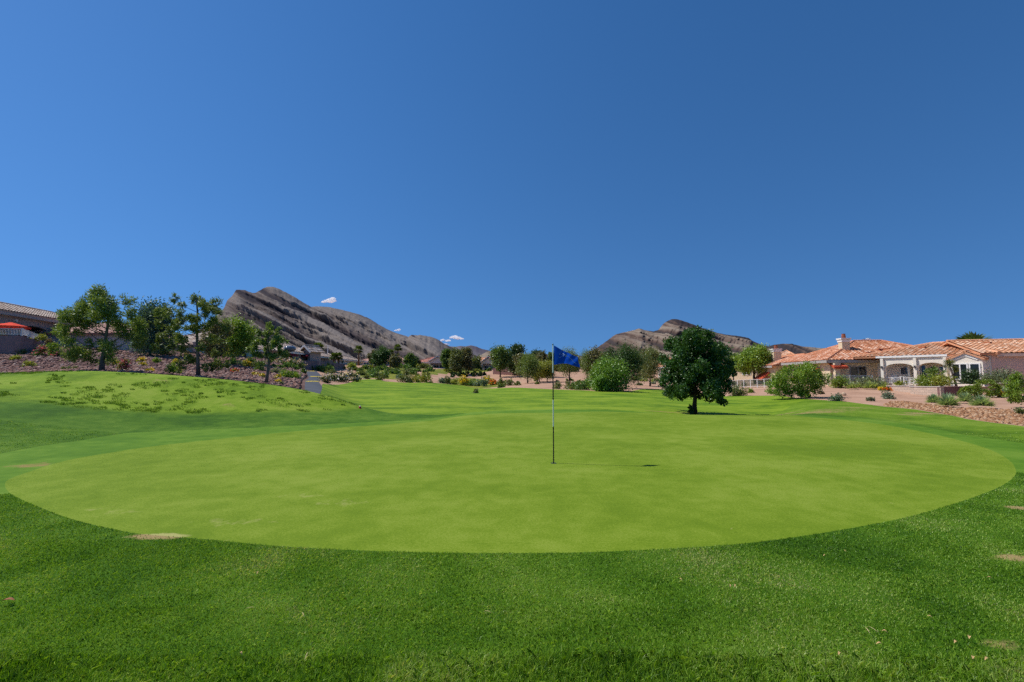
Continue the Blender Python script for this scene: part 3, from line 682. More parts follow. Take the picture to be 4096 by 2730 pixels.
LEAF = dict(pine=(.088,.130,.028), pine2=(.085,.115,.030), darkpine=(.030,.066,.014), broad=(.024,.064,.010), blue=(.045,.085,.062), lime=(.110,.175,.017), olive=(.085,.105,.030), mid=(.065,.110,.020),
  willow=(.080,.150,.018), yellowgreen=(.165,.185,.028), dark=(.025,.050,.014), sage=(.100,.120,.062), grey=(.125,.140,.090), bluegrey=(.085,.125,.085), fine=(.075,.135,.028), tan=(.19,.155,.065),
  yellow=(.34,.27,.015), topiary=(.105,.150,.014), agave=(.20,.25,.10), yucca=(.19,.26,.14), brown=(.11,.085,.05), palm=(.055,.085,.018), brownolive=(.085,.085,.035))
for k_, c_ in LEAF.items(): M['lf_'+k_] = leafmat('leaf_'+k_, tuple(min(.6, v*1.65) for v in c_))
M['bark'] = plain('bark', (.115,.085,.068), .95, .35, 6, .05, bumpd=.03, bumps=18)
M['barkgrey'] = plain('bark_grey', (.155,.125,.115), .95, .3, 6, .05, bumpd=.03, bumps=18)
M['barkdark'] = plain('bark_dark', (.045,.035,.028), .95, .3, 6, .05, bumpd=.03, bumps=18)
M['palmtrunk'] = plain('palm_bark', (.24,.13,.075), .95, .3, 5, .05, bumpd=.03, bumps=10)
for k_, c_ in dict(pink=(.62,.16,.26), white=(.78,.66,.64), lilac=(.60,.42,.42), yellow=(.72,.52,.02), orange=(.70,.20,.04), red=(.70,.10,.06)).items():
    M['fl_'+k_] = leafmat('petal_'+k_, c_, var=.2, trans=.3)

def traced_tree(name, label, cat, win, Y, trunk, r0, blobs, n, leafkey, size, bark, needle=False, depth=.7, limbs=True, sub=.30, nsub=9, flat=1.0, r1=None, group=None, seed=1, layer=3):
    global rng
    rng = np.random.default_rng(seed)
    """a tree whose leaf masses and trunk follow the photo at one distance, with depth of their own"""
    tp = [P(*S(win, x, y), Y) for x, y in trunk]; base = tp[0].copy(); base[2] = gz(base[0], base[1]) - .05
    tp[0] = base; root = empty(name, base); tag(root, label, cat, group)
    k = W[win][2]; B = []; cx = np.mean([b[0] for b in blobs]); wid = (max(b[0] for b in blobs)-min(b[0] for b in blobs))/2 + 1
    for b in blobs:
        p = P(*S(win, b[0], b[1]), Y); r = b[2]/k/FS*Y
        room = math.sqrt(max(.05, 1-((b[0]-cx)/wid)**2))*wid/k/FS*Y*depth
        p[1] += rng.uniform(-1, 1)*room; B.append((*(p-base), r))
    # a second layer so that the crown is as deep as it is wide
    B2 = [(b[0]*.9 + rng.normal()*b[3]*.5, b[1]+rng.choice([-1, 1])*rng.uniform(.4, .9)*wid/k/FS*Y*depth*.6, b[2]+rng.normal()*b[3]*.2, b[3]*.9) for b in B if abs(b[0]+base[0]-P(*S(win, cx, trunk[0][1]), Y)[0]) < wid/k/FS*Y*.6]
    pts, outw = blob_points(B + B2[::layer], n, sub, nsub, flat=flat)
    if needle: V, F = leaves(pts, size, out=outw + np.array([0, 0, .3]), asp=.30)
    else: V, F = leaves(pts, size, out=outw*.5, asp=.7)
    mesh_k('crown', V, F, M['lf_'+leafkey], root)
    mb = MB(); tl = [np.array(p)-base for p in tp]; m = len(tl); rr = np.linspace(r0, r1 or r0*.35, m)
    rr[0] *= 1.25; mb.tube(tl, rr, 9)
    if limbs:
        T = np.array(tl)
        for b in B[::2]:
            b = np.array(b); hgt = max(T[0][2]+.3*(T[-1][2]-T[0][2]), b[2]-.6*abs(b[0])-.35*b[3]); hgt = min(hgt, T[-1][2])
            j = int(np.clip(np.searchsorted(T[:, 2], hgt), 1, m-1)); f = (hgt-T[j-1][2])/(T[j][2]-T[j-1][2]+1e-6); f = min(max(f, 0), 1)
            s0 = T[j-1]*(1-f)+T[j]*f; e = b[:3]; mid = s0*.5+e*.5 + np.array([0, 0, -.06*np.linalg.norm(e-s0)])
            rs = r0*.32*(1-.5*hgt/max(T[-1][2], .1)); mb.tube([s0, mid, e], [rs, rs*.6, rs*.25], 6)
    mb.build('trunk', M[bark], root, smooth=True)
    return root

PB1 = [(1180,560,100),(1190,480,80),(1340,600,110),(1550,650,110),(1690,200,110),(1560,260,110),(1780,270,100),(1480,360,110),(1640,370,130),(1850,400,110),(1130,430,90),(1260,390,80),(1080,520,70),(1240,520,100),(1400,490,130),(1600,530,150),(1800,550,140),(2080,480,70),(1980,560,100),
 (2120,560,80),(1120,660,110),(1290,680,120),(1450,700,110),(1700,680,120),(1900,690,120),(2080,680,110),(2170,700,60),(1080,800,90),(1200,840,90),(920,890,70),(1000,930,70),(1340,850,80),(1850,850,120),(2050,850,120),(2170,870,70),
 (1950,960,100),(1450,1010,90),(1560,1010,80),(1760,1050,100),(1950,1080,100),(1100,1100,110),(1000,1150,90),(1220,1140,110),(1350,1200,110),(1480,1250,90),(1150,1220,70),(1700,1200,70),(1400,1290,60)]
PB2 = [(1000,280,70),(1100,290,70),(870,310,60),(1040,360,80),(1180,380,70),(850,370,50),(1230,440,60),(1170,500,70),(770,470,60),(830,520,80),(720,540,60),(950,560,70),(1080,570,60),(640,600,70),(560,650,60),(740,640,70),(900,690,60),
 (1020,680,60),(1330,600,80),(1250,690,80),(1400,680,80),(1120,720,80),(650,720,60),(470,790,60),(430,860,45),(560,860,50),(740,850,70),(870,830,60),(950,860,50),(1120,830,60),(1250,840,70),(500,960,60),(620,950,60),(700,1010,50),
 (780,970,50),(1100,1030,60),(1250,970,60),(900,1150,70),(820,1180,50),(1100,1120,50),(1280,1200,80),(1400,1200,60),(1200,1240,60),(920,1270,50)]
PB3 = [(800,260,50),(860,280,45),(910,300,35),(700,350,55),(640,360,45),(760,390,50),(840,400,40),(620,400,30),(960,480,60),(1050,500,60),(1090,520,30),(870,480,50),(600,540,60),(680,520,50),(740,560,50),(850,590,60),(960,570,60),
 (520,620,50),(600,640,50),(1000,620,50),(700,680,60),(560,740,50),(640,760,50),(900,700,60),(980,720,60),(1030,760,50),(760,780,50),(900,800,50),(450,640,40),(690,850,40),(830,770,50)]
BT = [(1760,700,170),(1760,950,170),(1600,850,140),(1950,850,140),(1850,1050,110),(1770,340,70),(1700,390,90),(1820,400,70),(1580,410,80),(1520,470,80),(1640,480,100),(1760,500,110),(1880,450,90),(1990,440,80),(2030,500,80),(1470,520,50),(1560,560,90),(1700,600,120),(1860,600,120),(2010,600,100),(2120,560,80),
 (1490,600,50),(1410,680,80),(1500,710,100),(1640,730,120),(1800,740,130),(1960,740,120),(2100,680,100),(2190,660,60),(1370,760,60),(1440,810,90),(1580,850,110),(1740,880,120),(1900,880,120),(2060,840,120),(2190,780,90),(2240,860,70),
 (2290,890,40),(1350,940,60),(1420,980,90),(1560,980,110),(1720,1020,110),(1880,1020,110),(2040,980,110),(2170,960,90),(2220,1020,60),(1350,1020,50),(1400,1080,70),(1510,1110,80),(1640,1120,90),(1950,1120,90),(2080,1110,80),(2180,1090,60),
 (1480,1170,50),(1570,1200,50),(1880,1180,60),(1990,1210,60),(2060,1260,50),(1800,1150,60)]
sc_ = lambda L, f: [(x, y, r*f) for x, y, r in L]
SAP = P(*S('f', 1715, 1425), 23.9)
traced_tree('pine_tree', 'largest and fullest pine, wide round crown in front of the grey house', 'tree', 'a', 25.5, [(1595,1440),(1605,1250),(1640,1080),(1655,930),(1700,640),(1700,330)], .125, sc_(PB1, .88), 19000, 'pine', .15, 'barkgrey', needle=True, sub=.34, nsub=12)
traced_tree('pine_tree', 'tall open pine with tiered bare branches, standing before the grey mountain foot', 'tree', 'b', 25.5, [(1045,1390),(1040,1150),(1030,900),(1025,650),(1035,450),(1010,260)], .10, sc_(PB2, .88), 12000, 'pine2', .15, 'barkgrey', needle=True, sub=.32, nsub=10)
traced_tree('pine_tree', 'thin young pine with a bent bare trunk, nearest to the cart path', 'tree', 'c', 24.5, [(738,1290),(762,1100),(792,880),(768,690),(768,560),(780,420),(805,270)], .085, sc_(PB3, .98), 7500, 'pine', .13, 'barkgrey', needle=True, sub=.34, nsub=9)
traced_tree('shade_tree', 'large dense dark green tree standing alone behind the putting green', 'tree', 'f', 24.0, [(1770,1432),(1773,1330),(1785,1190),(1775,900),(1775,500)], .15, sc_(BT, .96), 62000, 'broad', .10, 'barkdark', sub=.27, nsub=16, r1=.03, seed=5, layer=1)
# ------------------------------------------------------------------ more trees, shrubs and succulents
def auto_tree(name, label, cat, win, x, yb, ytop, w, leafkey, Y=None, ymin=20.0, crown0=.30, n=1600, size=None, needle=False, bark='bark', nb=18, lean=0.0, tr=None, top=.8, group=None, sub=.33):
    xs, ys = S(win, x, yb); k = W[win][2]
    if Y is None: base = hit(xs, ys, ymin); Y = base[1]
    else:
        p = P(xs, ys, Y); base = np.array([p[0], Y, gz(p[0], Y)])
    zt = CAMZ + float(ray(*S(win, x, ytop))[1])*Y; H = zt-base[2]; wd = w*1.15/k/FS*Y
    root = empty(name, base); tag(root, label, cat, group)
    size = size or max(.09, Y*.0028); B = []
    h0 = H*crown0; ch = H-h0
    for i in range(nb):
        t = rng.uniform(0.02, .98); rad = wd/2*(math.sin(math.pi*min(1, max(0, .12+.80*t)))**.6)*(1-.25*(t > top))
        th = rng.uniform(0, 6.28); q = rad*math.sqrt(rng.uniform(.15, 1))*.72
        B.append((math.cos(th)*q + lean*t, math.sin(th)*q, h0+ch*(.08+.82*t), min(wd, ch*1.2)*rng.uniform(.21, .31)))
    pts, ow = blob_points(B, int(n*2.6), sub, 10)
    V, F = leaves(pts, size*1.1, out=ow + (np.array([0, 0, .3]) if needle else 0), asp=.34 if needle else .7)
    mesh_k('crown', V, F, M['lf_'+leafkey], root)
    mb = MB(); tr = tr or max(.05, H*.022); e = np.array([lean*.6, 0, h0+ch*.7])
    mb.tube([(0, 0, -.08), (lean*.08+rng.normal()*.05, 0, h0*.5), (lean*.25, rng.normal()*.06, h0+ch*.15), e], [tr*1.25, tr, tr*.8, tr*.25], 7)
    for b in B[::3]:
        s0 = np.array([lean*.25, 0, h0+ch*rng.uniform(0, .3)]); mb.tube([s0, np.array(b[:3])], [tr*.4, tr*.12], 5)
    mb.build('trunk', M[bark], root, smooth=True); return root

def shrub(win, x, yb, w, h, leafkey, label, cat='shrub', name='shrub', Y=None, ymin=20.0, flower=None, fn=.35, n=None, nb=7, size=None, group=None, sub=.28, flat=1.0, round_=False, lift=False):
    xs, ys = S(win, x, yb); k = W[win][2]
    if Y is None: base = hit(xs, ys, ymin); Y = base[1]
    else:
        p = P(xs, ys, Y); base = np.array([p[0], Y, max(p[2], gz(p[0], Y)) if lift else gz(p[0], Y)])
    wd = w/k/FS*Y; H = h/k/FS*Y; wd *= 1.10; H *= 1.05; size = size or max(.055, Y*.0030); n = int((n or 0)*1.5) or int(min(6000, max(420, 13.0*wd*H/size**2)))
    B = []
    if round_: B = [(0, 0, H*.5, min(wd, H)*.44)]
    else:
        for i in range(nb):
            th = rng.uniform(0, 6.28); q = math.sqrt(rng.random())*.70*wd/2; t = rng.uniform(.15, 1)
            r = min(wd*.32, H*.46)*rng.uniform(.75, 1.15)
            hz = H*(1-.45*(q/(wd/2))**2); B.append((math.cos(th)*q, math.sin(th)*q*.8, max(r*.55, hz*t-r*.7), r))
        r = min(wd*.3, H*.42); B.append((rng.normal()*wd*.08, 0, H-r, r))
    pts, ow = blob_points(B, n, .10 if round_ else sub, 60 if round_ else 7, shell=.86 if round_ else .45); pts[:, 2] = np.maximum(pts[:, 2], .01)
    if round_: pts[:, 0] *= wd/min(wd, H); pts[:, 1] *= wd/min(wd, H); pts[:, 2] *= H/min(wd, H) if H > wd else 1
    V, F = leaves(pts, size, out=ow*.8 + np.array([0, 0, .35]), asp=.62)
    if flower:
        root = empty(name, base); mesh_k('foliage', V, F, M['lf_'+leafkey], root)
        p2, o2 = blob_points(B, max(40, int(n*fn)), sub*.8, 8, shell=.85); p2 = p2 + o2*size*.4; k2 = p2[:, 2] > H*.25; V2, F2 = leaves(p2[k2], size*.95, asp=.9)
        mesh_k('blossom', V2, F2, M['fl_'+flower], root); o = root
    else:
        o = mesh_k(name, V, F, M['lf_'+leafkey]); o.location = tuple(base)
    tag(o, label, cat, group); return o

def rosette(win, x, yb, w, h, leafkey, label, cat, name, n=90, Y=None, ymin=18.0, group=None, bw=.035, zc=.12):
    """a ball of stiff narrow leaves"""
    xs, ys = S(win, x, yb); k = W[win][2]
    base = hit(xs, ys, ymin) if Y is None else np.array([P(xs, ys, Y)[0], Y, 0.0]); Y = base[1]; base[2] = gz(base[0], base[1])
    L = w/2/k/FS*Y; Hh = h/k/FS*Y; o = spikes(name, n, L, Hh, bw, zc, M['lf_'+leafkey]); o.location = tuple(base); tag(o, label, cat, group); return o
def spikes(name, n, L, Hh, bw, zc, mat, parent=None, off=(0, 0, 0), down=False):
    th = rng.uniform(0, 6.28, n); el = np.arcsin(rng.uniform(-.9 if down else .02, 1, n))
    d = np.stack([np.cos(th)*np.cos(el), np.sin(th)*np.cos(el), np.sin(el)], 1); s = np.stack([-np.sin(th), np.cos(th), np.zeros(n)], 1)
    ln = L*rng.uniform(.8, 1.1, n)[:, None]; sq = np.array([1, 1, (Hh/L) if not down else 1.0]); c = np.array([0, 0, zc])+np.array(off)
    b0 = c + d*ln*.08; m1 = c + d*ln*.5*sq; tp = c + d*ln*sq; tp[:, 2] -= L*.06
    V = np.stack([b0-s*bw*.6, b0+s*bw*.6, m1+s*bw, tp, m1-s*bw], 1).reshape(-1, 3)
    return mesh_k(name, V, np.arange(n*5).reshape(n, 5), mat, parent)

def palm(win, x, yb, ytop, label, Y, crown=1.25, tr=.22, skirt=True, group='fan palms'):
    xs, ys = S(win, x, yb); p = P(xs, ys, Y); base = np.array([p[0], Y, gz(p[0], Y)]); zt = CAMZ + float(ray(*S(win, x, ytop))[1])*Y; H = zt-base[2]-crown*.75
    root = empty('palm_tree', base); tag(root, label, 'palm', group)
    mb = MB(); mb.tube([(0, 0, -.1), (.04, 0, H*.5), (0, 0, H)], [tr*1.2, tr, tr*.85], 8); mb.build('trunk', M['palmtrunk'], root, smooth=True)
    Vs = []; Fs = []; off = 0
    for f in range(46):
        th = rng.uniform(0, 6.28); el = rng.uniform(-.55, 1.35); d = np.array([math.cos(th)*math.cos(el), math.sin(th)*math.cos(el), math.sin(el)])
        a = np.array([0, 0, H]) + d*crown*.35; s = np.array([-math.sin(th), math.cos(th), 0.]); up = np.cross(s, d)
        for k in range(9):
            g = (k-4)/4*1.15; e = d*math.cos(g)+s*math.sin(g); L = crown*rng.uniform(.6, .8)*(1-.25*abs(g)); t = a+e*L; t[2] -= L*.18; q = np.cross(e, up)*.055*crown; mdl = a+e*L*.55
            Vs.append(np.array([a, mdl+q, t, mdl-q])); Fs.append(np.arange(4)+off); off += 4
    mesh_k('crown', np.concatenate(Vs), np.array(Fs), M['lf_palm'], root)
    if skirt:
        Vs = []; Fs = []; off = 0
        for f in range(150):
            th = rng.uniform(0, 6.28); L = crown*rng.uniform(.4, .7); a = np.array([math.cos(th)*tr, math.sin(th)*tr, H-rng.uniform(0, .2)]); t = a+np.array([math.cos(th)*L*.7, math.sin(th)*L*.7, -L*.55]); q = np.array([-math.sin(th), math.cos(th), 0])*.07*crown; md = (a+t)/2
            Vs.append(np.array([a, md+q, t, md-q])); Fs.append(np.arange(4)+off); off += 4
        mesh_k('dead_fronds', np.concatenate(Vs), np.array(Fs), M['lf_tan'], root)
    return root

# --- trees behind the pines and along the middle distance
auto_tree('feathery_tree', 'blue green feathery tree between the two biggest pines', 'tree', 'b', 370, 1010, 395, 470, 'blue', Y=44, crown0=.12, n=5200, size=.15, bark='barkdark', nb=30, sub=.40)
auto_tree('leafy_tree', 'bright lime green leafy tree partly behind the tall open pine', 'tree', 'b', 1540, 1090, 570, 430, 'lime', Y=48, crown0=.18, n=5200, size=.15, nb=28)
auto_tree('leafy_tree', 'olive brown bushy tree tucked against the lime green tree', 'tree', 'b', 1290, 1080, 560, 300, 'brownolive', Y=42, crown0=.2, n=1500, size=.15, nb=16)
auto_tree('pine_tree', 'dark rounded pine in front of the pink roofed house', 'tree', 'd', 800, 930, 640, 290, 'darkpine', Y=118, crown0=.10, n=2600, size=.36, needle=True, nb=22)
auto_tree('pine_tree', 'small dark pine leaning against the left of the rounded pine', 'tree', 'd', 675, 930, 740, 110, 'darkpine', Y=117, crown0=.2, n=900, size=.34, needle=True, nb=9)
auto_tree('leafy_tree', 'thin grey green tree at the left of the dark rounded pine', 'tree', 'd', 615, 920, 670, 120, 'brownolive', Y=120, crown0=.15, n=700, size=.34)
auto_tree('leafy_tree', 'sparse grey green tree around the foot of the tall leaning palm', 'tree', 'd', 1040, 930, 740, 170, 'brownolive', Y=116, crown0=.1, n=700, size=.34)
auto_tree('leafy_tree', 'compact dark olive tree left of the red roofed gable house', 'tree', 'd', 1300, 925, 755, 170, 'mid', Y=118, crown0=.05, n=1500, size=.34, bark='barkdark')
auto_tree('leafy_tree', 'upright dark green tree, leftmost of the three by the red roofed gable', 'tree', 'e', 138, 665, 385, 140, 'mid', Y=122, crown0=.10, n=2300, size=.34, nb=20, bark='barkdark')
auto_tree('leafy_tree', 'broad yellow green tree, middle of the three between the gable houses', 'tree', 'e', 295, 665, 385, 200, 'olive', Y=120, crown0=.10, n=3000, size=.34, nb=24)
auto_tree('leafy_tree', 'brownish open topped tree, rightmost of the three between the gable houses', 'tree', 'e', 445, 665, 358, 200, 'brownolive', Y=124, crown0=.16, n=2200, size=.34, nb=18)
auto_tree('leafy_tree', 'spreading light green tree in front of the right gable house', 'tree', 'e', 985, 670, 362, 260, 'mid', Y=116, crown0=.28, n=3300, size=.33, nb=24)
auto_tree('pine_tree', 'tall dark tree behind the spreading light green tree', 'tree', 'e', 1260, 680, 325, 270, 'dark', Y=122, crown0=.14, n=3600, size=.35, nb=26)
auto_tree('leafy_tree', 'grey brown shrubby tree in front of the tall dark tree', 'tree', 'e', 1290, 690, 420, 150, 'brownolive', Y=112, crown0=.12, n=1300, size=.32)
auto_tree('pine_tree', 'round headed pine on a clear straight trunk, left of the flag', 'tree', 'e', 1416, 920, 505, 300, 'pine', ymin=45, crown0=.30, n=3800, size=.2, needle=True, nb=28, bark='bark')
auto_tree('thorn_tree', 'yellow green airy tree at the left of the flag pole', 'tree', 'e', 1600, 895, 620, 230, 'yellowgreen', ymin=45, crown0=.28, n=2300, size=.17, nb=20, bark='barkdark')
auto_tree('thorn_tree', 'yellow green airy tree behind the flag pole itself', 'tree', 'e', 1720, 900, 590, 230, 'yellowgreen', ymin=45, crown0=.28, n=2300, size=.17, nb=20, bark='barkdark')
auto_tree('leafy_tree', 'dark green tree behind the airy yellow green trees', 'tree', 'e', 1545, 700, 395, 180, 'dark', Y=112, crown0=.05, n=1900, size=.3)
auto_tree('leafy_tree', 'grey brown wispy tree left of the flag, behind the airy tree', 'tree', 'e', 1640, 720, 420, 190, 'brownolive', Y=104, crown0=.05, n=1900, size=.28)
auto_tree('leafy_tree', 'rounded dark green tree just left of the flag cloth', 'tree', 'e', 1790, 720, 425, 130, 'mid', Y=106, crown0=.05, n=1500, size=.28)
auto_tree('pine_tree', 'umbrella shaped pine rising behind the blue flag', 'tree', 'f', 95, 1000, 575, 250, 'pine2', ymin=45, crown0=.28, n=3000, size=.2, needle=True, nb=22)
auto_tree('pine_tree', 'slim pine with open tiers just right of the flag', 'tree', 'f', 330, 970, 580, 190, 'pine', ymin=45, crown0=.25, n=2100, size=.2, needle=True, nb=18)
auto_tree('leafy_tree', 'brownish wispy tree against the foot of the tan mountain', 'tree', 'f', 460, 900, 555, 240, 'brownolive', Y=96, crown0=.05, n=2600, size=.26, nb=22)
auto_tree('willow_tree', 'tall light green tree behind the drooping willow', 'tree', 'f', 600, 1040, 625, 260, 'mid', Y=62, crown0=.08, n=3200, size=.18, nb=24)
auto_tree('willow_tree', 'drooping bright green willow with foliage down to the lawn', 'tree', 'f', 640, 1130, 740, 430, 'willow', Y=52, crown0=.02, n=6000, size=.16, nb=36, sub=.38)
auto_tree('willow_tree', 'small bright green bushy tree at the left foot of the willow', 'tree', 'f', 540, 1140, 900, 180, 'willow', Y=50, crown0=.0, n=1600, size=.15, nb=12)
auto_tree('pine_tree', 'tall dense dark pine right of the willow', 'tree', 'f', 850, 1045, 522, 370, 'darkpine', Y=62, crown0=.22, n=5200, size=.19, needle=True, nb=34, lean=.4)
auto_tree('pine_tree', 'olive green pine left of the lone shade tree', 'tree', 'f', 1178, 1010, 565, 280, 'olive', Y=72, crown0=.20, n=3600, size=.2, needle=True, nb=26)
auto_tree('thorn_tree', 'flat topped mesquite tree beside the house with the red awning', 'tree', 'g', 430, 730, 355, 480, 'lime', Y=66, crown0=.42, n=6000, size=.2, nb=34, bark='barkdark', tr=.16)
auto_tree('thorn_tree', 'small leafy tree top between the chimney and the orange roof', 'tree', 'g', 735, 700, 385, 130, 'lime', Y=70, crown0=.4, n=1000, size=.2)
auto_tree('thorn_tree', 'far tree top rising over the small tiled roof behind the mesquite', 'tree', 'g', 120, 700, 425, 160, 'mid', Y=84, crown0=.3, n=1200, size=.24)
for i, (x, tp, w) in enumerate(((2075,1425,60),(2140,1412,70),(2235,1420,60),(2300,1430,50),(2385,1418,70),(2440,1405,70),(2545,1408,80),(2655,1430,50),(2690,1440,60),(1660,1432,40),(1840,1430,50),(1905,1432,40))):
    auto_tree('leafy_tree', 'dark green tree in the far row behind the desert slope', 'tree', 's', x, 1480, tp, w, ['mid','dark','brownolive','olive'][i % 4], Y=150, crown0=.05, n=1100, size=.42, nb=16, group='far row of trees')
shrub('f', 1718, 1432, 60, 115, 'broad', 'little leafy sucker bush touching the trunk base of the lone shade tree', Y=23.7, nb=5, n=500, size=.08)
# --- palms
palm('c', 1662, 870, 545, 'sturdy fan palm standing tallest in front of the tan roofed houses', 84, 1.45, .24)
palm('c', 1950, 880, 725, 'left one of the pair of short fan palms beside the purple wall', 92, 1.15, .2)
palm('c', 2030, 880, 722, 'right one of the pair of short fan palms beside the purple wall', 93, 1.2, .2)
palm('d', 375, 930, 600, 'slender tall fan palm alone left of the pink roofed house', 112, 1.4, .2)
palm('d', 945, 900, 665, 'fan palm half hidden behind the dark rounded pine', 128, 1.35, .2)
palm('d', 1078, 900, 572, 'tallest thin fan palm right of the dark rounded pine', 122, 1.45, .18)
palm('h', 1640, 560, 132, 'shaggy fan palm top showing over the ridge of the white house', 62, 2.6, .32)

# --- shrubs on the stone slope
ST = [('a',650,1200,150,170,'mid','pink flowering bush just below the patio wall','pink'),('a',820,1205,190,210,'lime','bright lime shrub between the pink bushes below the patio wall',None),('a',885,1215,90,110,'mid','smaller pink flowering bush right of the lime shrub','pink'),
 ('a',350,1175,190,90,'olive','low olive shrub on the stones under the patio wall corner',None),('a',255,1265,170,90,'yellowgreen','low yellowish shrub left of the olive shrub on the stones',None),('a',430,1370,170,100,'yellowgreen','yellowish shrub lowest on the stones near the left edge',None),
 ('a',1075,1415,220,80,'olive','dull olive ground shrub left of the big pine trunk',None),('a',1865,1340,130,70,'yellowgreen','yellow green clump joined to the lone pink bush','yellow'),('a',1935,1430,160,170,'mid','lone pink flowering bush right of the big pine trunk','pink'),
 ('a',2215,1295,110,80,'yellowgreen','upper yellow clump of the pair on the stones','yellow'),('a',2250,1360,100,70,'yellowgreen','lower yellow clump of the pair on the stones','yellow'),('a',2150,1140,190,150,'lime','lime green shrub in front of the left picket railing',None),
 ('b',450,1190,110,90,'lime','small rounded lime shrub midway up the stone slope',None),('b',365,1315,160,55,'yellowgreen','flat yellow flowering patch at the crest of the bank','yellow'),('b',675,1350,270,140,'lime','wide lime green shrub at the crest of the grassy bank',None),
 ('b',540,1080,260,170,'dark','wide dark shrub below the pink railing wall',None),('b',860,1115,170,80,'tan','tawny orange shrub left of the open pine trunk',None),('b',735,1205,90,70,'yellowgreen','small yellow flowering shrub left of the open pine trunk','yellow'),
 ('b',1330,1110,210,140,'dark','dark shrub behind the right branches of the open pine',None),
 ('c',135,955,140,140,'fine','fine leaved rounded green shrub, leftmost in the row below the teal house',None),('c',270,970,130,120,'bluegrey','blue grey shrub second in the row below the teal house',None),('c',375,985,110,120,'yellowgreen','yellowish shrub third in the row below the teal house','yellow'),
 ('c',470,990,150,170,'mid','dark leafy shrub in the middle of the row below the teal house',None),('c',650,1060,210,200,'mid','largest shrub ending the row, beside the thin pine trunk',None),('c',560,1020,130,140,'olive','olive shrub squeezed before the largest one of the row',None),('c',175,1090,140,80,'yellowgreen','yellow shrub with red blooms low on the stones','red'),
 ('c',540,1135,170,60,'yellowgreen','flat yellow clump on stones left of the thin pine','yellow'),('c',655,1175,90,70,'yellowgreen','small yellow clump nearest the thin pine trunk','yellow'),('c',955,1205,90,90,'yellowgreen','small yellow shrub right of the thin pine trunk','yellow'),
 ('c',1000,935,220,110,'mid','oleander with pale pink bloom on top, upper left of the pair','lilac'),('c',1170,960,240,130,'mid','oleander with pale pink bloom, in the middle near the purple wall','lilac'),('c',1310,1000,210,150,'mid','big round pale pink oleander at the end of the purple wall','lilac'),
 ('c',980,1005,130,70,'fine','low fine leaved green shrub right of the thin pine',None),('c',870,1000,90,70,'fine','small fine leaved shrub touching the thin pine trunk',None),('c',1095,1010,120,110,'fine','fine leaved green shrub below the pink oleanders, left one',None),('c',1190,1015,140,110,'fine','fine leaved green shrub below the pink oleanders, right one',None),
 ('c',1280,1040,110,80,'fine','lowest fine leaved shrub below the round pink oleander',None),('c',1080,1180,230,170,'lime','big lime green shrub on the stones left of the path',None),('c',1260,1195,170,130,'lime','lime green shrub nearest the path edge',None),('c',915,1110,180,130,'grey','grey green shrub between the thin pine and the lime shrub',None),
 ('c',1400,1105,90,90,'mid','small round green bush at the left edge of the path',None),('c',1010,1320,100,70,'bluegrey','blue grey tuft at the lower end of the stone slope',None),('c',970,1270,100,60,'yellowgreen','flat yellow tuft above the blue grey one on the stones','yellow')]
for w_, x, y, a, b, lf, lab, fl in ST: shrub(w_, x, y, a, b, lf, lab, ymin=22.8, flower=fl, group='shrubs on the stone slope')
ST = [('c',1500,985,190,70,'olive','low olive hedge shrub in front of the purple wall by the path'),('c',1600,1000,130,80,'fine','low green shrub at the right end of the purple wall'),('c',1690,1055,130,100,'fine','fine leaved green shrub right of the path top'),
 ('c',1760,1075,150,110,'fine','fine leaved green shrub nearest the right side of the path'),('c',1830,1010,130,110,'fine','rounded green shrub above the dirt track, left one'),('c',1880,1055,130,110,'fine','rounded green shrub above the dirt track, lowest one'),('c',1970,1005,120,100,'fine','rounded green shrub above the dirt track, right one'),
 ('c',1860,1110,240,90,'olive','loose olive shrub behind the white oleanders by the path')]
for w_, x, y, a, b, lf, lab in ST: shrub(w_, x, y, a, b, lf, lab, ymin=40, group='shrubs beside the cart path')
for w_, x, y, a, b, lab in (('c',1815,1265,190,140,'white flowering oleander nearest to the cart path'),('c',2080,1250,210,170,'large white flowering oleander, second from the path'),('d',215,1225,160,200,'tallest white flowering oleander in the clump at the lawn corner'),('d',335,1248,150,160,'white flowering oleander at the right end of the clump')):
    shrub(w_, x, y, a, b, 'dark', lab, ymin=40, flower='white', fn=.42, group='white oleanders by the path', name='oleander')
shrub('c', 1935, 1235, 140, 130, 'dark', 'plain dark green oleander without bloom between the white ones', ymin=40, nb=11, name='oleander', group='white oleanders by the path')
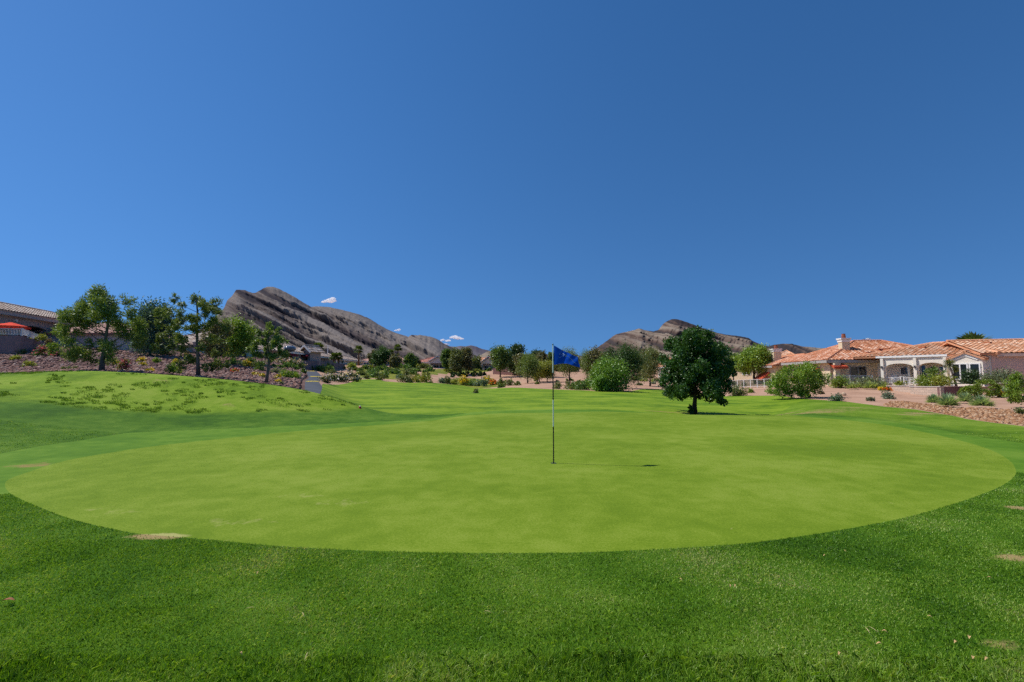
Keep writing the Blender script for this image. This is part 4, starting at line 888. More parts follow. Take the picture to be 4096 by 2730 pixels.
# --- shrubs of the desert strip beyond the fairway
ST = [('d',1085,995,170,110,'mid','dark rounded shrub on the skyline left of the red roofed house'),('d',1535,1010,130,110,'olive','olive shrub on the bare rise before the red roofed house'),('d',1290,1050,190,110,'fine','hazy green shrub in the middle of the brushy rise'),('d',930,1080,130,90,'mid','dark green shrub in the brush below the tall thin palm'),
 ('d',850,1140,130,100,'mid','dark green shrub in the lower brush above the lawn'),('d',1200,1255,230,160,'olive','dark olive shrub at the lawn edge, largest of the front row'),('d',1375,1250,190,140,'yellowgreen','yellow olive shrub in the front row beside the largest'),('d',1580,1255,240,160,'yellowgreen','wide yellowish shrub ending the front row by the bare sand'),
 ('d',760,1215,160,110,'olive','olive shrub at the lawn edge left of the front row'),('d',1440,1065,90,80,'mid','small green shrub on the bare rise'),('d',1665,1025,80,60,'olive','small round shrub on the sandy slope crest'),('d',510,1020,120,80,'mid','rounded dark shrub at the top left of the brush'),
 ('d',400,1120,130,110,'mid','rounded dark shrub above the white oleanders'),('d',1110,1190,110,90,'bluegrey','bluish shrub behind the largest olive shrub'),('d',520,1195,120,60,'olive','low olive tuft just above the lawn corner'),
 ('e',70,915,90,90,'bluegrey','blue grey shrub at the left end of the yellow flower bed'),('e',145,925,140,110,'olive','olive shrub second from the left in the flower bed row'),('e',260,935,140,90,'yellowgreen','yellowish shrub third from the left in the flower bed row'),('e',475,945,130,90,'olive','olive shrub in the middle of the flower bed row'),
 ('e',550,955,140,100,'fine','green shrub right of the middle in the flower bed row'),('e',640,965,130,120,'bluegrey','blue grey shrub, left one of the joined pair in the flower bed'),('e',712,968,120,130,'bluegrey','tallest blue grey shrub, right one of the joined pair'),('e',990,960,110,120,'olive','olive shrub right of the flower bed'),
 ('e',1005,985,100,70,'mid','dark low shrub at the foot of the olive shrub right of the flower bed'),('e',1120,955,210,90,'olive','low spreading olive shrub under the round headed pine'),('e',1260,950,200,70,'olive','flat olive shrub next to the round headed pine trunk'),('e',610,1072,90,70,'olive','single scruffy shrub growing out in the fairway grass'),
 ('e',820,725,60,55,'mid','round green shrub alone at the top of the sandy slope'),('e',1890,1005,140,110,'olive','thin olive bush right below the flag pole'),('e',2080,1000,180,100,'olive','sparse olive bush below the flag, behind the fairway edge'),('e',2250,1020,220,140,'fine','large feathery green bush right below the flag'),
 ('f',335,1110,180,150,'fine','feathery green bush left of the willow'),('f',120,1105,150,90,'olive','thin olive bush left of the feathery one'),('f',1080,960,140,90,'olive','low olive brush behind the dark pine trunk'),
 ('g',175,1030,240,150,'olive','olive bush at the foot of the slope right of the shade tree'),('g',280,888,70,55,'grey','small grey bush on the red soil under the glass fence'),('g',372,985,100,70,'lime','small lime bush alone on the red soil'),('g',130,880,90,60,'grey','grey bush under the left end of the glass fence'),
 ('g',1180,1055,100,100,'bluegrey','blue green bush at the right foot of the huge lime bush'),('g',1620,1105,180,100,'bluegrey','blue green low bush alone on the sandy bank'),('g',2100,1105,120,55,'grey','small grey dry bush on the sand')]
for w_, x, y, a, b, lf, lab in ST: shrub(w_, x, y, a, b, lf, lab, ymin=30, group='desert shrubs')
for w_, x, y, a, b, fl, lab in (('e',400,945,150,130,'yellow','brightest yellow flowering bush in the flower bed'),('e',800,925,170,100,'yellow','yellow flowering mound right of the blue grey pair'),('e',885,945,140,70,'orange','orange flowering mound at the right end of the flower bed')):
    shrub(w_, x, y, a, b, 'yellowgreen', lab, ymin=45, flower=fl, fn=.8, group='flowering bushes in the bed', name='flowering_bush')
for x, y, a, b, Yq, lf, lab in ((1240,1446,50,12,76.5,'mid','clipped dark hedge along the top of the purple garden wall, by the sturdy palm'),(1268,1448,40,12,79,'yellowgreen','yellow flowering hedge on the purple garden wall, right of the clipped dark one'),(1315,1455,50,14,86,'dark','dark hedge behind the purple wall between the palms'),(1365,1458,40,14,94,'olive','olive hedge behind the right end of the purple wall'),(1180,1446,40,16,72.5,'mid','green shrub under the wine red awnings')):
    shrub('s', x, y, a, b, lf, lab, Y=Yq, group='hedges on the purple walls', name='hedge', cat='hedge', nb=9)
# brush covering the rise left of the centre
rr_ = np.random.default_rng(21)
for i in range(64):
    x = rr_.uniform(1400, 1720); t = rr_.random(); y = (1466 + 8*max(0, (x-1480)/240)) + t*(52 - .02*(x-1400)); 
    shrub('s', x, y, rr_.uniform(22, 46), rr_.uniform(11, 22), ['mid','fine','olive','olive','yellowgreen','fine'][i % 6], 'low green scrub on the brushy rise beyond the left of the fairway', ymin=50, nb=5, n=260, group='scrub on the brushy rise')
for i in range(26):
    x = rr_.uniform(1730, 1960); y = 1474 + rr_.uniform(0, 12) + (8 if x < 1830 else 0)
    shrub('s', x, y, rr_.uniform(18, 34), rr_.uniform(5, 9), ['yellowgreen','olive'][i % 2], 'flat yellowish ground scrub in front of the gable houses', ymin=60, nb=5, n=200, group='ground scrub before the gable houses')
for i in range(24):
    x = rr_.uniform(2090, 2640); y = rr_.uniform(1508, 1552)
    shrub('s', x, y, rr_.uniform(18, 40), rr_.uniform(8, 16), ['olive','brownolive','mid','grey'][i % 4], 'low dusty scrub on the pinkish ground around the desert trees', ymin=52, nb=5, n=260, group='scrub around the desert trees')
for x, y, r in [(455,425,45),(560,425,40),(490,490,50),(435,515,35),(620,465,35),(700,475,55),(730,410,45),(820,440,45),(880,480,55),(955,405,40),(1060,435,35),(1140,470,60),(1160,390,40),(1245,440,30),(1340,460,55),(1355,390,45),(1465,430,48)]:
    shrub('r', x, y+r, r*2.1, r*1.9, 'dark', 'small round dark green shrub planted on the bare sandy slope', ymin=50, nb=5, n=320, sub=.22, group='round shrubs on the sandy slope', name='round_shrub')
# --- right side gardens
def big_bush(win, pts, ybase, x, leafkey, label, Y, n, size, name='large_bush', flower=None):
    xs, ys = S(win, x, ybase); p = P(xs, ys, Y); base = np.array([p[0], Y, gz(p[0], Y)]); k = W[win][2]; B = []
    for a, b, r in pts:
        q = P(*S(win, a, b), Y); rr = r/k/FS*Y; B.append((q[0]-base[0], rng.uniform(-.8, .8)*rr*1.2, q[2]-base[2], rr)); B.append((q[0]-base[0], rng.uniform(.6, 1.6)*rr, q[2]-base[2]-rr*.1, rr*.9))
    pp, ow = blob_points(B, int(n*1.5), .25, 10); pp[:, 2] = np.maximum(pp[:, 2], .02); V, F = leaves(pp, size, out=ow*.7+np.array([0, 0, .2]), asp=.55)
    o = mesh_k(name, V, F, M['lf_'+leafkey]); o.location = tuple(base); tag(o, label, 'bush'); return o
big_bush('g', [(1060,620,70),(1230,610,80),(900,680,80),(1050,720,120),(1200,720,120),(1350,680,110),(1440,740,80),(780,760,80),(900,810,120),(1060,850,130),(1230,850,120),(1370,830,90),(1470,820,50),(700,860,70),(720,930,80),(640,960,35),(860,950,90),(950,980,80),(1080,970,90),(1210,960,80),(1290,930,60)], 1030, 1050, 'lime', 'huge spreading lime green bush in front of the orange tiled house', 34.5, 9500, .12)
big_bush('h', [(2300,760,60),(2340,820,90),(2230,900,80),(2320,950,90),(2200,1000,60),(2340,1060,80),(2280,1090,60)], 1130, 2330, 'lime', 'bright lime bush cut by the right edge of the picture', 23.5, 3000, .08)
shrub('h', 2290, 1330, 150, 90, 'olive', 'olive clump under the lime bush at the right edge', Y=19.6)
shrub('g', 1690, 880, 290, 170, 'topiary', 'dark yellow green shrub right of the huge lime bush', Y=46, nb=10, group='garden shrubs')
shrub('g', 1960, 720, 370, 110, 'mid', 'clipped long hedge behind the railing of the orange tiled house', Y=48, nb=14, name='hedge', cat='hedge')
shrub('g', 2110, 825, 400, 170, 'sage', 'broad sage green shrub before the orange tiled house wall', Y=46.3, nb=14, group='garden shrubs')
shrub('h', 960, 890, 340, 190, 'topiary', 'golden green shrub in front of the middle arch of the white house', Y=39, nb=12, group='garden shrubs', lift=True)
shrub('h', 1180, 880, 260, 170, 'yellowgreen', 'golden leaved shrub left of the twin headed yucca', Y=37.5, nb=10, group='garden shrubs', lift=True)
shrub('h', 1540, 860, 360, 200, 'dark', 'dark green shrub under the bay window of the white house', Y=34, nb=12, group='garden shrubs', lift=True)
shrub('h', 1990, 870, 460, 220, 'sage', 'broad sage green shrub against the shaded end wall of the white house', Y=36, nb=16, group='garden shrubs', lift=True)
shrub('h', 1060, 700, 320, 90, 'mid', 'far green hedge under the arches of the white house', Y=42, nb=10, name='hedge', cat='hedge', lift=True)
shrub('h', 570, 890, 160, 75, 'yellowgreen', 'rounded yellow green shrub by the porch railing', Y=41.5, group='garden shrubs', lift=True)
shrub('h', 400, 885, 170, 50, 'olive', 'low orange flowering clump left of the porch railing', Y=41, flower='orange', fn=.7, name='flowering_bush')
shrub('h', 270, 860, 100, 40, 'olive', 'low yellow flowering clump between the rosettes', Y=41.5, flower='yellow', fn=.8, name='flowering_bush')
shrub('h', 2010, 1000, 140, 80, 'olive', 'orange yellow flowering clump under the satellite dish', Y=30.5, flower='yellow', fn=.9, name='flowering_bush')
for x, y, a, b, lab in ((1785,1025,340,255,'largest clipped globe bush, foremost of the three'),(1565,975,190,180,'middle clipped globe bush behind the largest one'),(1460,965,110,130,'smallest clipped globe bush at the back left')):
    shrub('h', x, y, a, b, 'topiary', lab, Y=31.0 if a > 150 else 32.5, nb=1, n=4200, size=.075, round_=True, name='clipped_bush', group='clipped globe bushes')
shrub('h', 350, 1080, 160, 115, 'bluegrey', 'round grey green bush alone on the sand with a short shadow', ymin=20, group='desert shrubs')
shrub('h', 105, 1112, 110, 55, 'grey', 'tiny grey bush on the sand above the lawn edge', ymin=20, group='desert shrubs')
shrub('g', 1385, 1005, 90, 50, 'brown', 'dry brown tuft at the right foot of the huge lime bush', ymin=30, group='desert shrubs')
for w_, x, y, a, b, lab in (('h',1050,1165,240,170,'yucca clump at the left of the four in front'),('h',1250,1210,330,230,'foremost blue green yucca, second from the left of the four'),('h',1500,1150,240,180,'yucca third from the left, behind the front two'),('h',1735,1215,340,210,'wide yucca at the right end of the four')):
    rosette(w_, x, y, a, b*.9, 'yucca', lab, 'yucca', 'yucca', n=420, ymin=18, bw=.022, group='yuccas above the stone strip')
for w_, x, y, a, b, lab in (('g',1840,940,150,110,'spiky rosette left of the pole cactus'),('g',1930,930,150,90,'pale spiky rosette at the foot of the pole cactus'),('h',95,945,200,130,'biggest pale spiky rosette right of the pole cactus'),('h',180,935,130,100,'spiky rosette crowding the biggest one on its right'),('h',315,945,160,120,'spiky rosette by itself left of the block wall')):
    rosette(w_, x, y, a, b, 'agave', lab, 'agave', 'agave', n=160, ymin=30, bw=.045, group='spiky rosettes on the sand')
for x, y in ((960,985),(1060,1000),(1130,1005),(1210,1015)):
    rosette('f', x, y, 90, 70, 'agave', 'pale spiky rosette in the row left of the lone shade tree', 'agave', 'agave', n=60, ymin=45, bw=.05, group='row of pale rosettes')
# twin headed tree yucca
b0 = hit(*S('h', 1400, 1000), 20); Yy = b0[1]; root = empty('tree_yucca', b0); tag(root, 'leaning twin headed tree yucca in front of the white house', 'yucca')
mb = MB(); q = lambda x, y: P(*S('h', x, y), Yy)-b0
mb.tube([(0, 0, -.05), q(1365, 880), q(1320, 740), q(1265, 600)], [.085, .075, .065, .055], 8); mb.tube([q(1372, 900)+[0, .05, 0], q(1345, 790)+[0, .08, 0], q(1355, 690)+[0, .08, 0]], [.06, .055, .05], 8); mb.build('trunk', M['bark'], root, smooth=True)
spikes('crown', 200, 100/3.642/FS*Yy, .3, .014, 0, M['lf_olive'], root, q(1268, 565), True); spikes('crown', 150, 75/3.642/FS*Yy, .3, .014, 0, M['lf_yellowgreen'], root, q(1355, 650)+[0, .08, 0], True)
# pole cactus and thin stalk
for w_, x0, y0, x1, y1, r, lab, nm in (('g',1912,820,1882,580,.05,'straight tan pole cactus standing before the railing','pole_cactus'),('h',320,840,305,600,.022,'thin green stalk against the left porch column','plant_stalk')):
    b0 = hit(*S(w_, x0, y0), 34); t = P(*S(w_, x1, y1), b0[1])-b0; mb = MB(); mb.tube([(0, 0, -.03), t*.5+[.01, 0, 0], t], [r, r*.9, r*.6], 8)
    o = mb.build(nm, plain(nm, (.30, .22, .10) if r > .04 else (.12, .17, .05), .9), smooth=True); o.location = tuple(b0); tag(o, lab, 'cactus' if r > .04 else 'plant')
# ------------------------------------------------------------------ buildings
M['stucco_grey'] = plain('stucco_grey', (.36,.31,.285), .95, .10, 4, .1)
M['stucco_white'] = plain('stucco_white', (.80,.72,.60), .95, .08, 3, .1)
M['stucco_tan'] = plain('stucco_tan', (.68,.54,.36), .95, .08, 3, .1)
M['stucco_pink'] = plain('stucco_pink', (.52,.40,.35), .95, .08, 3, .1)
M['stucco_pale'] = plain('stucco_pale', (.60,.56,.53), .95, .08, 3, .1)
M['stucco_mauve'] = plain('stucco_mauve', (.36,.30,.28), .95, .08, 3, .1)
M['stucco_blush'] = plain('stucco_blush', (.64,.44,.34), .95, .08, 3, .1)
M['stucco_teal'] = plain('stucco_teal', (.36,.52,.50), .95, .08, 3, .1)
M['wall_mauve'] = plain('wall_mauve', (.26,.19,.185), .95, .15, 2.5, .1, bumpd=.01, bumps=30)
M['wall_lilac'] = plain('wall_lilac', (.19,.155,.17), .95, .12, 1.5, .1)
M['trim_white'] = plain('trim_white', (.80,.77,.72), .7, .04, 3, .3)
M['trim_grey'] = plain('trim_grey', (.36,.33,.30), .8, .06, 3, .2)
M['metal_white'] = plain('metal_white', (.72,.70,.66), .5, .05, 5, .4)
M['metal_dark'] = plain('metal_dark', (.05,.05,.055), .5, .1, 5, .4)
M['awning_red'] = plain('awning_red', (.50,.085,.040), .9, .10, 4, .1)
M['awning_wine'] = plain('awning_wine', (.16,.020,.035), .9, .10, 4, .1)
M['umbrella'] = plain('umbrella_cloth', (.80,.075,.035), .85, .08, 4, .1)
M['potclay'] = plain('clay_pot', (.28,.095,.06), .9, .15, 6, .1)
M['stone_tan'] = plain('boulder_stone', (.52,.38,.26), .95, .25, 3, .1, bumpd=.05, bumps=8)
M['cover_black'] = plain('cover_black', (.012,.012,.014), .7, .2, 3, .2)
M['concrete'] = plain('concrete', (.50,.45,.41), .95, .1, 4, .1)
M['yellow_paint'] = plain('yellow_paint', (.62,.46,.06), .8, .15, 8, .2)
def glassmat(name, c, rough=.06):
    m, n, l, b = newmat(name); b.inputs['Base Color'].default_value = (*c, 1); b.inputs['Roughness'].default_value = rough
    b.inputs['Specular IOR Level'].default_value = .6; return m
M['glass'] = glassmat('window_glass', (.018,.022,.026)); M['glass_pale'] = glassmat('window_glass_pale', (.10,.12,.15))
def screen():
    m, n, l, b = newmat('fence_glass'); n.remove(b); out = n['Material Output']
    t = n.new('ShaderNodeBsdfTransparent'); t.inputs[0].default_value = (.80, .86, .88, 1); d = n.new('ShaderNodeBsdfGlossy'); d.inputs['Roughness'].default_value = .15; d.inputs[0].default_value = (.6, .65, .7, 1)
    x = n.new('ShaderNodeMixShader'); x.inputs[0].default_value = .25; l.new(t.outputs[0], x.inputs[1]); l.new(d.outputs[0], x.inputs[2]); l.new(x.outputs[0], out.inputs[0]); return m
M['fenceglass'] = screen()
def tilemat(name, a, c, d):
    m, n, l, b = newmat(name); at = n.new('ShaderNodeAttribute'); at.attribute_name = 'tint'
    nz = noise(n, l, 3, 4, .6, n.new('ShaderNodeTexCoord').outputs['Object'])
    f = maths(n, l, 'ADD', maths(n, l, 'MULTIPLY', at.outputs['Fac'], .75), maths(n, l, 'MULTIPLY', nz.outputs[0], .3))
    r = ramp(n, [(.2, a), (.55, c), (.95, d)]); l.new(f, r.inputs[0]); l.new(r.outputs[0], b.inputs['Base Color'])
    b.inputs['Roughness'].default_value = .85; b.inputs['Specular IOR Level'].default_value = .2; return m
M['tile_orange'] = tilemat('clay_tile', (.42,.15,.07), (.60,.25,.13), (.78,.50,.36))
M['tile_salmon'] = tilemat('clay_tile_salmon', (.55,.235,.115), (.70,.35,.195), (.84,.56,.39))
M['tile_tan'] = tilemat('tan_tile', (.36,.25,.19), (.50,.38,.30), (.66,.55,.46))
M['tile_pink'] = tilemat('pink_tile', (.40,.20,.15), (.52,.30,.23), (.64,.42,.33))
M['tile_red'] = tilemat('red_tile', (.36,.13,.09), (.46,.19,.14), (.55,.27,.21))
def blockmat(name, c, mortar, sx=.42, sz=.2):
    m, n, l, b = newmat(name); tc = n.new('ShaderNodeTexCoord'); mp = n.new('ShaderNodeMapping'); mp.inputs['Rotation'].default_value = (R(90), 0, 0)
    br = n.new('ShaderNodeTexBrick'); l.new(tc.outputs['Object'], mp.inputs[0]); l.new(mp.outputs[0], br.inputs['Vector'])
    br.inputs['Color1'].default_value = (*c, 1); br.inputs['Color2'].default_value = (*[v*.82 for v in c], 1); br.inputs['Mortar'].default_value = (*mortar, 1)
    br.inputs['Scale'].default_value = 1.0; br.inputs['Brick Width'].default_value = sx; br.inputs['Row Height'].default_value = sz; br.inputs['Mortar Size'].default_value = .012
    l.new(br.outputs['Color'], b.inputs['Base Color']); b.inputs['Roughness'].default_value = .95; bump(n, l, br.outputs['Fac'], -.01, .6, b); return m
M['block_tan'] = blockmat('block_tan', (.56,.42,.32), (.36,.27,.21)); M['block_red'] = blockmat('block_red', (.26,.13,.115), (.18,.10,.09))

def inpoly(poly, x, y):
    c = np.zeros(x.shape, bool); n = len(poly)
    for i in range(n):
        ax, ay = poly[i]; bx, by = poly[(i+1) % n]
        c ^= ((ay > y) != (by > y)) & (x < (bx-ax)*(y-ay)/((by-ay) if by != ay else 1e-12)+ax)
    return c
def tiles(mb, pts, per=.34, course=.42, amp=.06):
    """barrel tiles laid over a plane; the first two points are the eave"""
    p = np.array(pts, float); e = p[1]-p[0]; e /= np.linalg.norm(e); nn = np.cross(e, p[2]-p[0]); nn /= np.linalg.norm(nn)
    if nn[2] < 0: nn = -nn
    s = np.cross(nn, e); s = -s if s[2] < 0 else s
    A = (p-p[0])@e; Bv = (p-p[0])@s; st = per/4; na = int((A.max()-A.min())/st)+1; nb_ = int((Bv.max()-Bv.min())/course)+1
    aa = A.min()+np.arange(na+1)*st; hgt = amp*(.5+.5*np.cos(2*math.pi*aa/per)); poly = np.stack([A, Bv], 1)
    tn = rng.random((nb_+1, int(na/4)+2))
    for c in range(nb_):
        b0 = c*course; b1 = min(b0+course, Bv.max()+.02); ca = (aa[:-1]+aa[1:])/2; ok = inpoly(poly, ca, np.full(na, (b0+b1)/2))
        idx = np.nonzero(ok)[0]
        if not len(idx): continue
        lo = p[0]+aa[:, None]*e+b0*s+(hgt[:, None]+.05)*nn; hi = p[0]+aa[:, None]*e+b1*s+(hgt[:, None]+.012)*nn
        mb.add(np.concatenate([lo, hi]), [(i, i+1, na+1+i+1, na+1+i) for i in idx], [tn[c, i//4] for i in idx])
def roof(root, planes, mat, caps=(), name='roof', per=.34, course=.42, amp=.06, thick=.14):
    mb = MB()
    for pl in planes:
        p = np.array(pl, float); n = np.cross(p[1]-p[0], p[2]-p[0]); n /= np.linalg.norm(n); n = -n if n[2] < 0 else n
        k = len(p); lowp = p-n*thick
        mb.add(np.concatenate([p-n*.004, lowp]), [tuple(range(k)), tuple(range(2*k-1, k-1, -1))]+[(i, (i+1) % k, k+(i+1) % k, k+i) for i in range(k)], .35)
        tiles(mb, pl, per, course, amp)
    for a, b in caps: mb.tube([np.array(a)+[0, 0, .05], np.array(b)+[0, 0, .05]], [.13, .13], 7)
    return mb.build(name, mat, root, tint=True)
def hip_planes(x0, x1, y0, y1, ze, pitch, ends=(True, True)):
    w = x1-x0; d = y1-y0; h = d/2*pitch; ym = (y0+y1)/2; rx0 = x0+(d/2 if ends[0] else 0); rx1 = x1-(d/2 if ends[1] else 0)
    if rx1 < rx0: m = (rx0+rx1)/2; h *= 1; rx0 = rx1 = m
    a, b, c, dd = (x0,y0,ze), (x1,y0,ze), (x1,y1,ze), (x0,y1,ze); r0, r1 = (rx0,ym,ze+h), (rx1,ym,ze+h)
    if rx1-rx0 < .02: P_ = [[a,b,r0],[c,dd,r0]]; r1 = r0
    else: P_ = [[a,b,r1,r0],[c,dd,r0,r1]]
    caps = [(r0, r1)] if rx1-rx0 > .02 else []
    if ends[0]: P_.append([dd,a,r0]); caps += [(a,r0),(dd,r0)]
    if ends[1]: P_.append([b,c,r1]); caps += [(b,r1),(c,r1)]
    return P_, caps, r0, r1
def gable_front(x0, x1, y0, y1, ze, pitch):
    m = (x0+x1)/2; h = (x1-x0)/2*pitch; r0, r1 = (m,y0,ze+h), (m,y1,ze+h)
    return [[(x0,y1,ze),(x0,y0,ze),r0,r1],[(x1,y0,ze),(x1,y1,ze),r1,r0]], [(r0,r1)], r0, r1
def window(root, x0, x1, z0, z1, y=0.0, mull=1, fmat='trim_white', pmat='glass', axis='x', fw=.07):
    """framed window proud of a wall; axis 'x' faces -y, axis 'y' lies along y and faces -x (then y is the wall's x)"""
    f = MB(); g = MB()
    def bx(m, a0, a1, c0, c1, d0, d1):
        m.box(a0, a1, y+d0, y+d1, c0, c1) if axis == 'x' else m.box(y+d0, y+d1, a0, a1, c0, c1)
    bx(f, x0-fw, x1+fw, z1, z1+fw, -.07, .02); bx(f, x0-fw, x1+fw, z0-fw, z0, -.07, .02); bx(f, x0-fw, x0, z0, z1, -.07, .02); bx(f, x1, x1+fw, z0, z1, -.07, .02)
    for i in range(1, mull+1): c = x0+(x1-x0)*i/(mull+1); bx(f, c-fw/2, c+fw/2, z0, z1, -.06, .015)
    bx(g, x0, x1, z0, z1, -.03, -.005)
    o = f.build('window', M[fmat], root); g.build('pane', M[pmat], o); return o
def arch(mb, x0, x1, y0, y1, zt, zs, rise, n=14):
    """a wall strip over an opening whose soffit is a low arch"""
    xs = np.linspace(x0, x1, n+1); t = (xs-x0)/(x1-x0)*2-1; zc = zs+rise*np.sqrt(np.maximum(0, 1-t*t))
    V = []; 
    for x, z in zip(xs, zc): V += [(x,y0,z),(x,y0,zt),(x,y1,zt),(x,y1,z)]
    F = []
    for i in range(n):
        a = i*4; b = a+4; F += [(a,b,b+1,a+1),(a+3,a+2,b+2,b+3),(a,a+3,b+3,b),(a+1,b+1,b+2,a+2)]
    F += [(0,1,2,3),(4*n+3,4*n+2,4*n+1,4*n)]; mb.add(V, F)
def frame_at(A, B):
    """origin and rotation for a front running from A (seen left) to B"""
    A = np.array(A[:2], float); B = np.array(B[:2], float); d = B-A; return A, math.atan2(d[1], d[0]), np.linalg.norm(d)
def railing(name, label, A, B, z0a, z0b, h, gap=.11, mat='metal_white', group=None, post=1.9, panel=None):
    A = np.array(A[:2]); B = np.array(B[:2]); L = np.linalg.norm(B-A); root = empty(name, (*A, z0a), math.atan2(*(B-A)[::-1])); tag(root, label, 'fence', group); sl = (z0b-z0a)/L
    m = MB(); m.bar((0, 0, h), (L, 0, h+sl*L), .05, .04); m.build('top_rail', M[mat], root); m = MB(); m.bar((0, 0, .1), (L, 0, .1+sl*L), .045, .035); m.build('bottom_rail', M[mat], root)
    if panel is None:
        m = MB()
        for x in np.arange(gap, L, gap): m.bar((x, 0, .1+sl*x), (x, 0, h+sl*x), .022)
        tag(m.build('pickets', M[mat], root), kind='stuff')
    np_ = max(1, int(round(L/post)))
    for i in range(np_+1):
        x = L*i/np_; m = MB(); m.box(x-.035, x+.035, -.035, .035, sl*x-.15, h+.04+sl*x); m.build('post', M[mat], root)
        if panel is not None and i < np_:
            x2 = L*(i+1)/np_; m = MB(); m.add([(x+.04,-.006,.12+sl*x),(x2-.04,-.006,.12+sl*x2),(x2-.04,-.006,h-.04+sl*x2),(x+.04,-.006,h-.04+sl*x),(x+.04,.006,.12+sl*x),(x2-.04,.006,.12+sl*x2),(x2-.04,.006,h-.04+sl*x2),(x+.04,.006,h-.04+sl*x)], [(0,1,2,3),(7,6,5,4),(0,4,5,1),(1,5,6,2),(2,6,7,3),(3,7,4,0)]); m.build('glass_panel', M[panel], root)
    return root
def wall_run(name, label, A, B, za, zb, mat, th=.25, cap=None, group=None, deep=1.2, cat='wall'):
    A = np.array(A[:2]); B = np.array(B[:2]); L = np.linalg.norm(B-A); ang = math.atan2(*(B-A)[::-1]); g0 = min(gz(*A), gz(*B), gz(*((A+B)/2)))-.35
    z0 = min(g0, za-.3, zb-.3); root = empty(name, (*A, z0), ang); tag(root, label, cat, group)
    m = MB(); m.add([(0,0,0),(L,0,0),(L,th,0),(0,th,0),(0,0,za-z0),(L,0,zb-z0),(L,th,zb-z0),(0,th,za-z0)], [(3,2,1,0),(4,5,6,7),(0,1,5,4),(1,2,6,5),(2,3,7,6),(3,0,4,7)]); m.build('wall_face', M[mat], root)
    if cap:
        m = MB(); m.bar((-.03, th/2, za-z0+.03), (L+.03, th/2, zb-z0+.03), th+.08, .06); m.build('coping', M[cap], root)
    return root
def awning(root, x0, x1, y, z0, z1, out, mat, name='awning'):
    m = MB(); m.add([(x0,y,z1),(x1,y,z1),(x1,y-out,z0),(x0,y-out,z0),(x0,y,z1-.03),(x1,y,z1-.03),(x1,y-out,z0-.25),(x0,y-out,z0-.25)], [(0,3,2,1),(4,5,6,7),(3,7,6,2),(0,4,7,3),(1,2,6,5),(0,1,5,4)]); return m.build(name, M[mat], root)
def chimney(root, x, y, z0, z1, w, mat, d=None):
    d = d or w; m = MB(); m.box(x-w/2, x+w/2, y-d/2, y+d/2, z0, z1); c = m.build('chimney', M[mat], root)
    m = MB(); m.box(x-w/2-.06, x+w/2+.06, y-d/2-.06, y+d/2+.06, z1-.28, z1-.02); m.box(x-w/2-.14, x+w/2+.14, y-d/2-.14, y+d/2+.14, z1+.002, z1+.16); m.build('chimney_cap', M['trim_white'], c)
    m = MB(); m.lathe((x, y, z1+.162), [(w*.24,0),(w*.27,.2),(w*.22,.45),(w*.25,.52)], 12); m.build('chimney_pot', M['potclay'], c)

# --- grey house with the red umbrella, far left
A = np.array([-47.6, 38.0]); B_ = np.array([-52.6, 58.0]); o2, rz, L = frame_at(A, B_); fz = 5.05
root = empty('grey_house', (*o2, fz), rz); tag(root, 'grey stucco house with arches at the left edge, tan tile roof', 'house')
m = MB(); m.box(0, L, 3.2, 3.5, -.6, 2.5); m.box(0, .35, .32, 3.2, -.6, 2.5); m.box(L-.35, L, .32, 3.2, -.6, 2.5)
for x0, x1 in ((.0, .5), (6.6, 7.6), (11.6, 12.2), (L-.5, L)): m.box(x0, x1, 0, .32, -.6, 1.25)
arch(m, .5, 6.6, 0, .32, 2.5, 1.25, .55); arch(m, 7.6, 11.6, 0, .32, 2.5, 1.2, .6); arch(m, 12.2, L-.5, 0, .32, 2.5, 1.2, .6)
for a, b in ((.0, .5), (6.6, 7.6), (11.6, 12.2), (L-.5, L)): m.box(a+.001, b-.001, .002, .318, 1.252, 2.499)
m.build('wall', M['stucco_grey'], root)
m = MB(); m.box(-.6, L+.6, -.7, -.5, 2.42, 2.80); m.box(-.6, L+.6, -.499, 3.2, 2.502, 2.56); m.build('eave', M['trim_grey'], root)
pl, cp, _, _ = hip_planes(-.7, L+.7, -.75, 7.5, 2.82, .33); roof(root, pl, M['tile_tan'], cp)
window(root, 8.2, 11.0, .1, 1.9, 3.2, 1); window(root, 1.2, 5.6, .1, 1.9, 3.2, 2); window(root, 13.0, 15.4, .1, 1.8, 3.2, 1)
m = MB(); m.box(6.9, 7.25, -.12, -.002, 2.0, 2.2); m.lathe((6.98, -.17, 1.96), [(.07,0),(.09,.16)], 10); m.build('wall_lamp', M['metal_white'], root)
c1 = (P(83, 1360, 37.5)[0], 37.5)
wall_run('patio_wall', 'mauve retaining wall holding up the patio of the grey house, front face', (-50.5, 36.0), c1, 4.98, 4.98, 'wall_mauve', .3)
wall_run('patio_wall', 'mauve retaining wall of the grey house patio, side running away to the right', c1, (-48.6, 48.0), 4.98, 4.96, 'wall_mauve', .3)
m = MB(); m.add([(-50.5,36.2,4.9),(c1[0]-.1,37.7,4.9),(-48.7,48,4.9),(-52,52,4.9),(-56,40,4.9)], [(0,1,2,3,4)]); m.add([(-50.5,36.2,4.7),(c1[0]-.1,37.7,4.7),(-48.7,48,4.7),(-52,52,4.7),(-56,40,4.7)], [(4,3,2,1,0)]); tag(m.build('patio', M['concrete'], None), kind='structure')
railing('railing', 'cream picket railing on the front of the patio wall, below the red umbrella', (-50.5, 36.15), (c1[0]-.15, 37.65), 5.0, 5.0, .58, group='picket railings')
c2 = np.array(c1)*.35 + np.array([-48.6, 48.0])*.65
railing('railing', 'cream picket railing on the side of the patio wall, before the grey arch', (c1[0]-.2, 37.8), (c2[0]-.2, c2[1]), 5.0, 4.99, .58, group='picket railings')
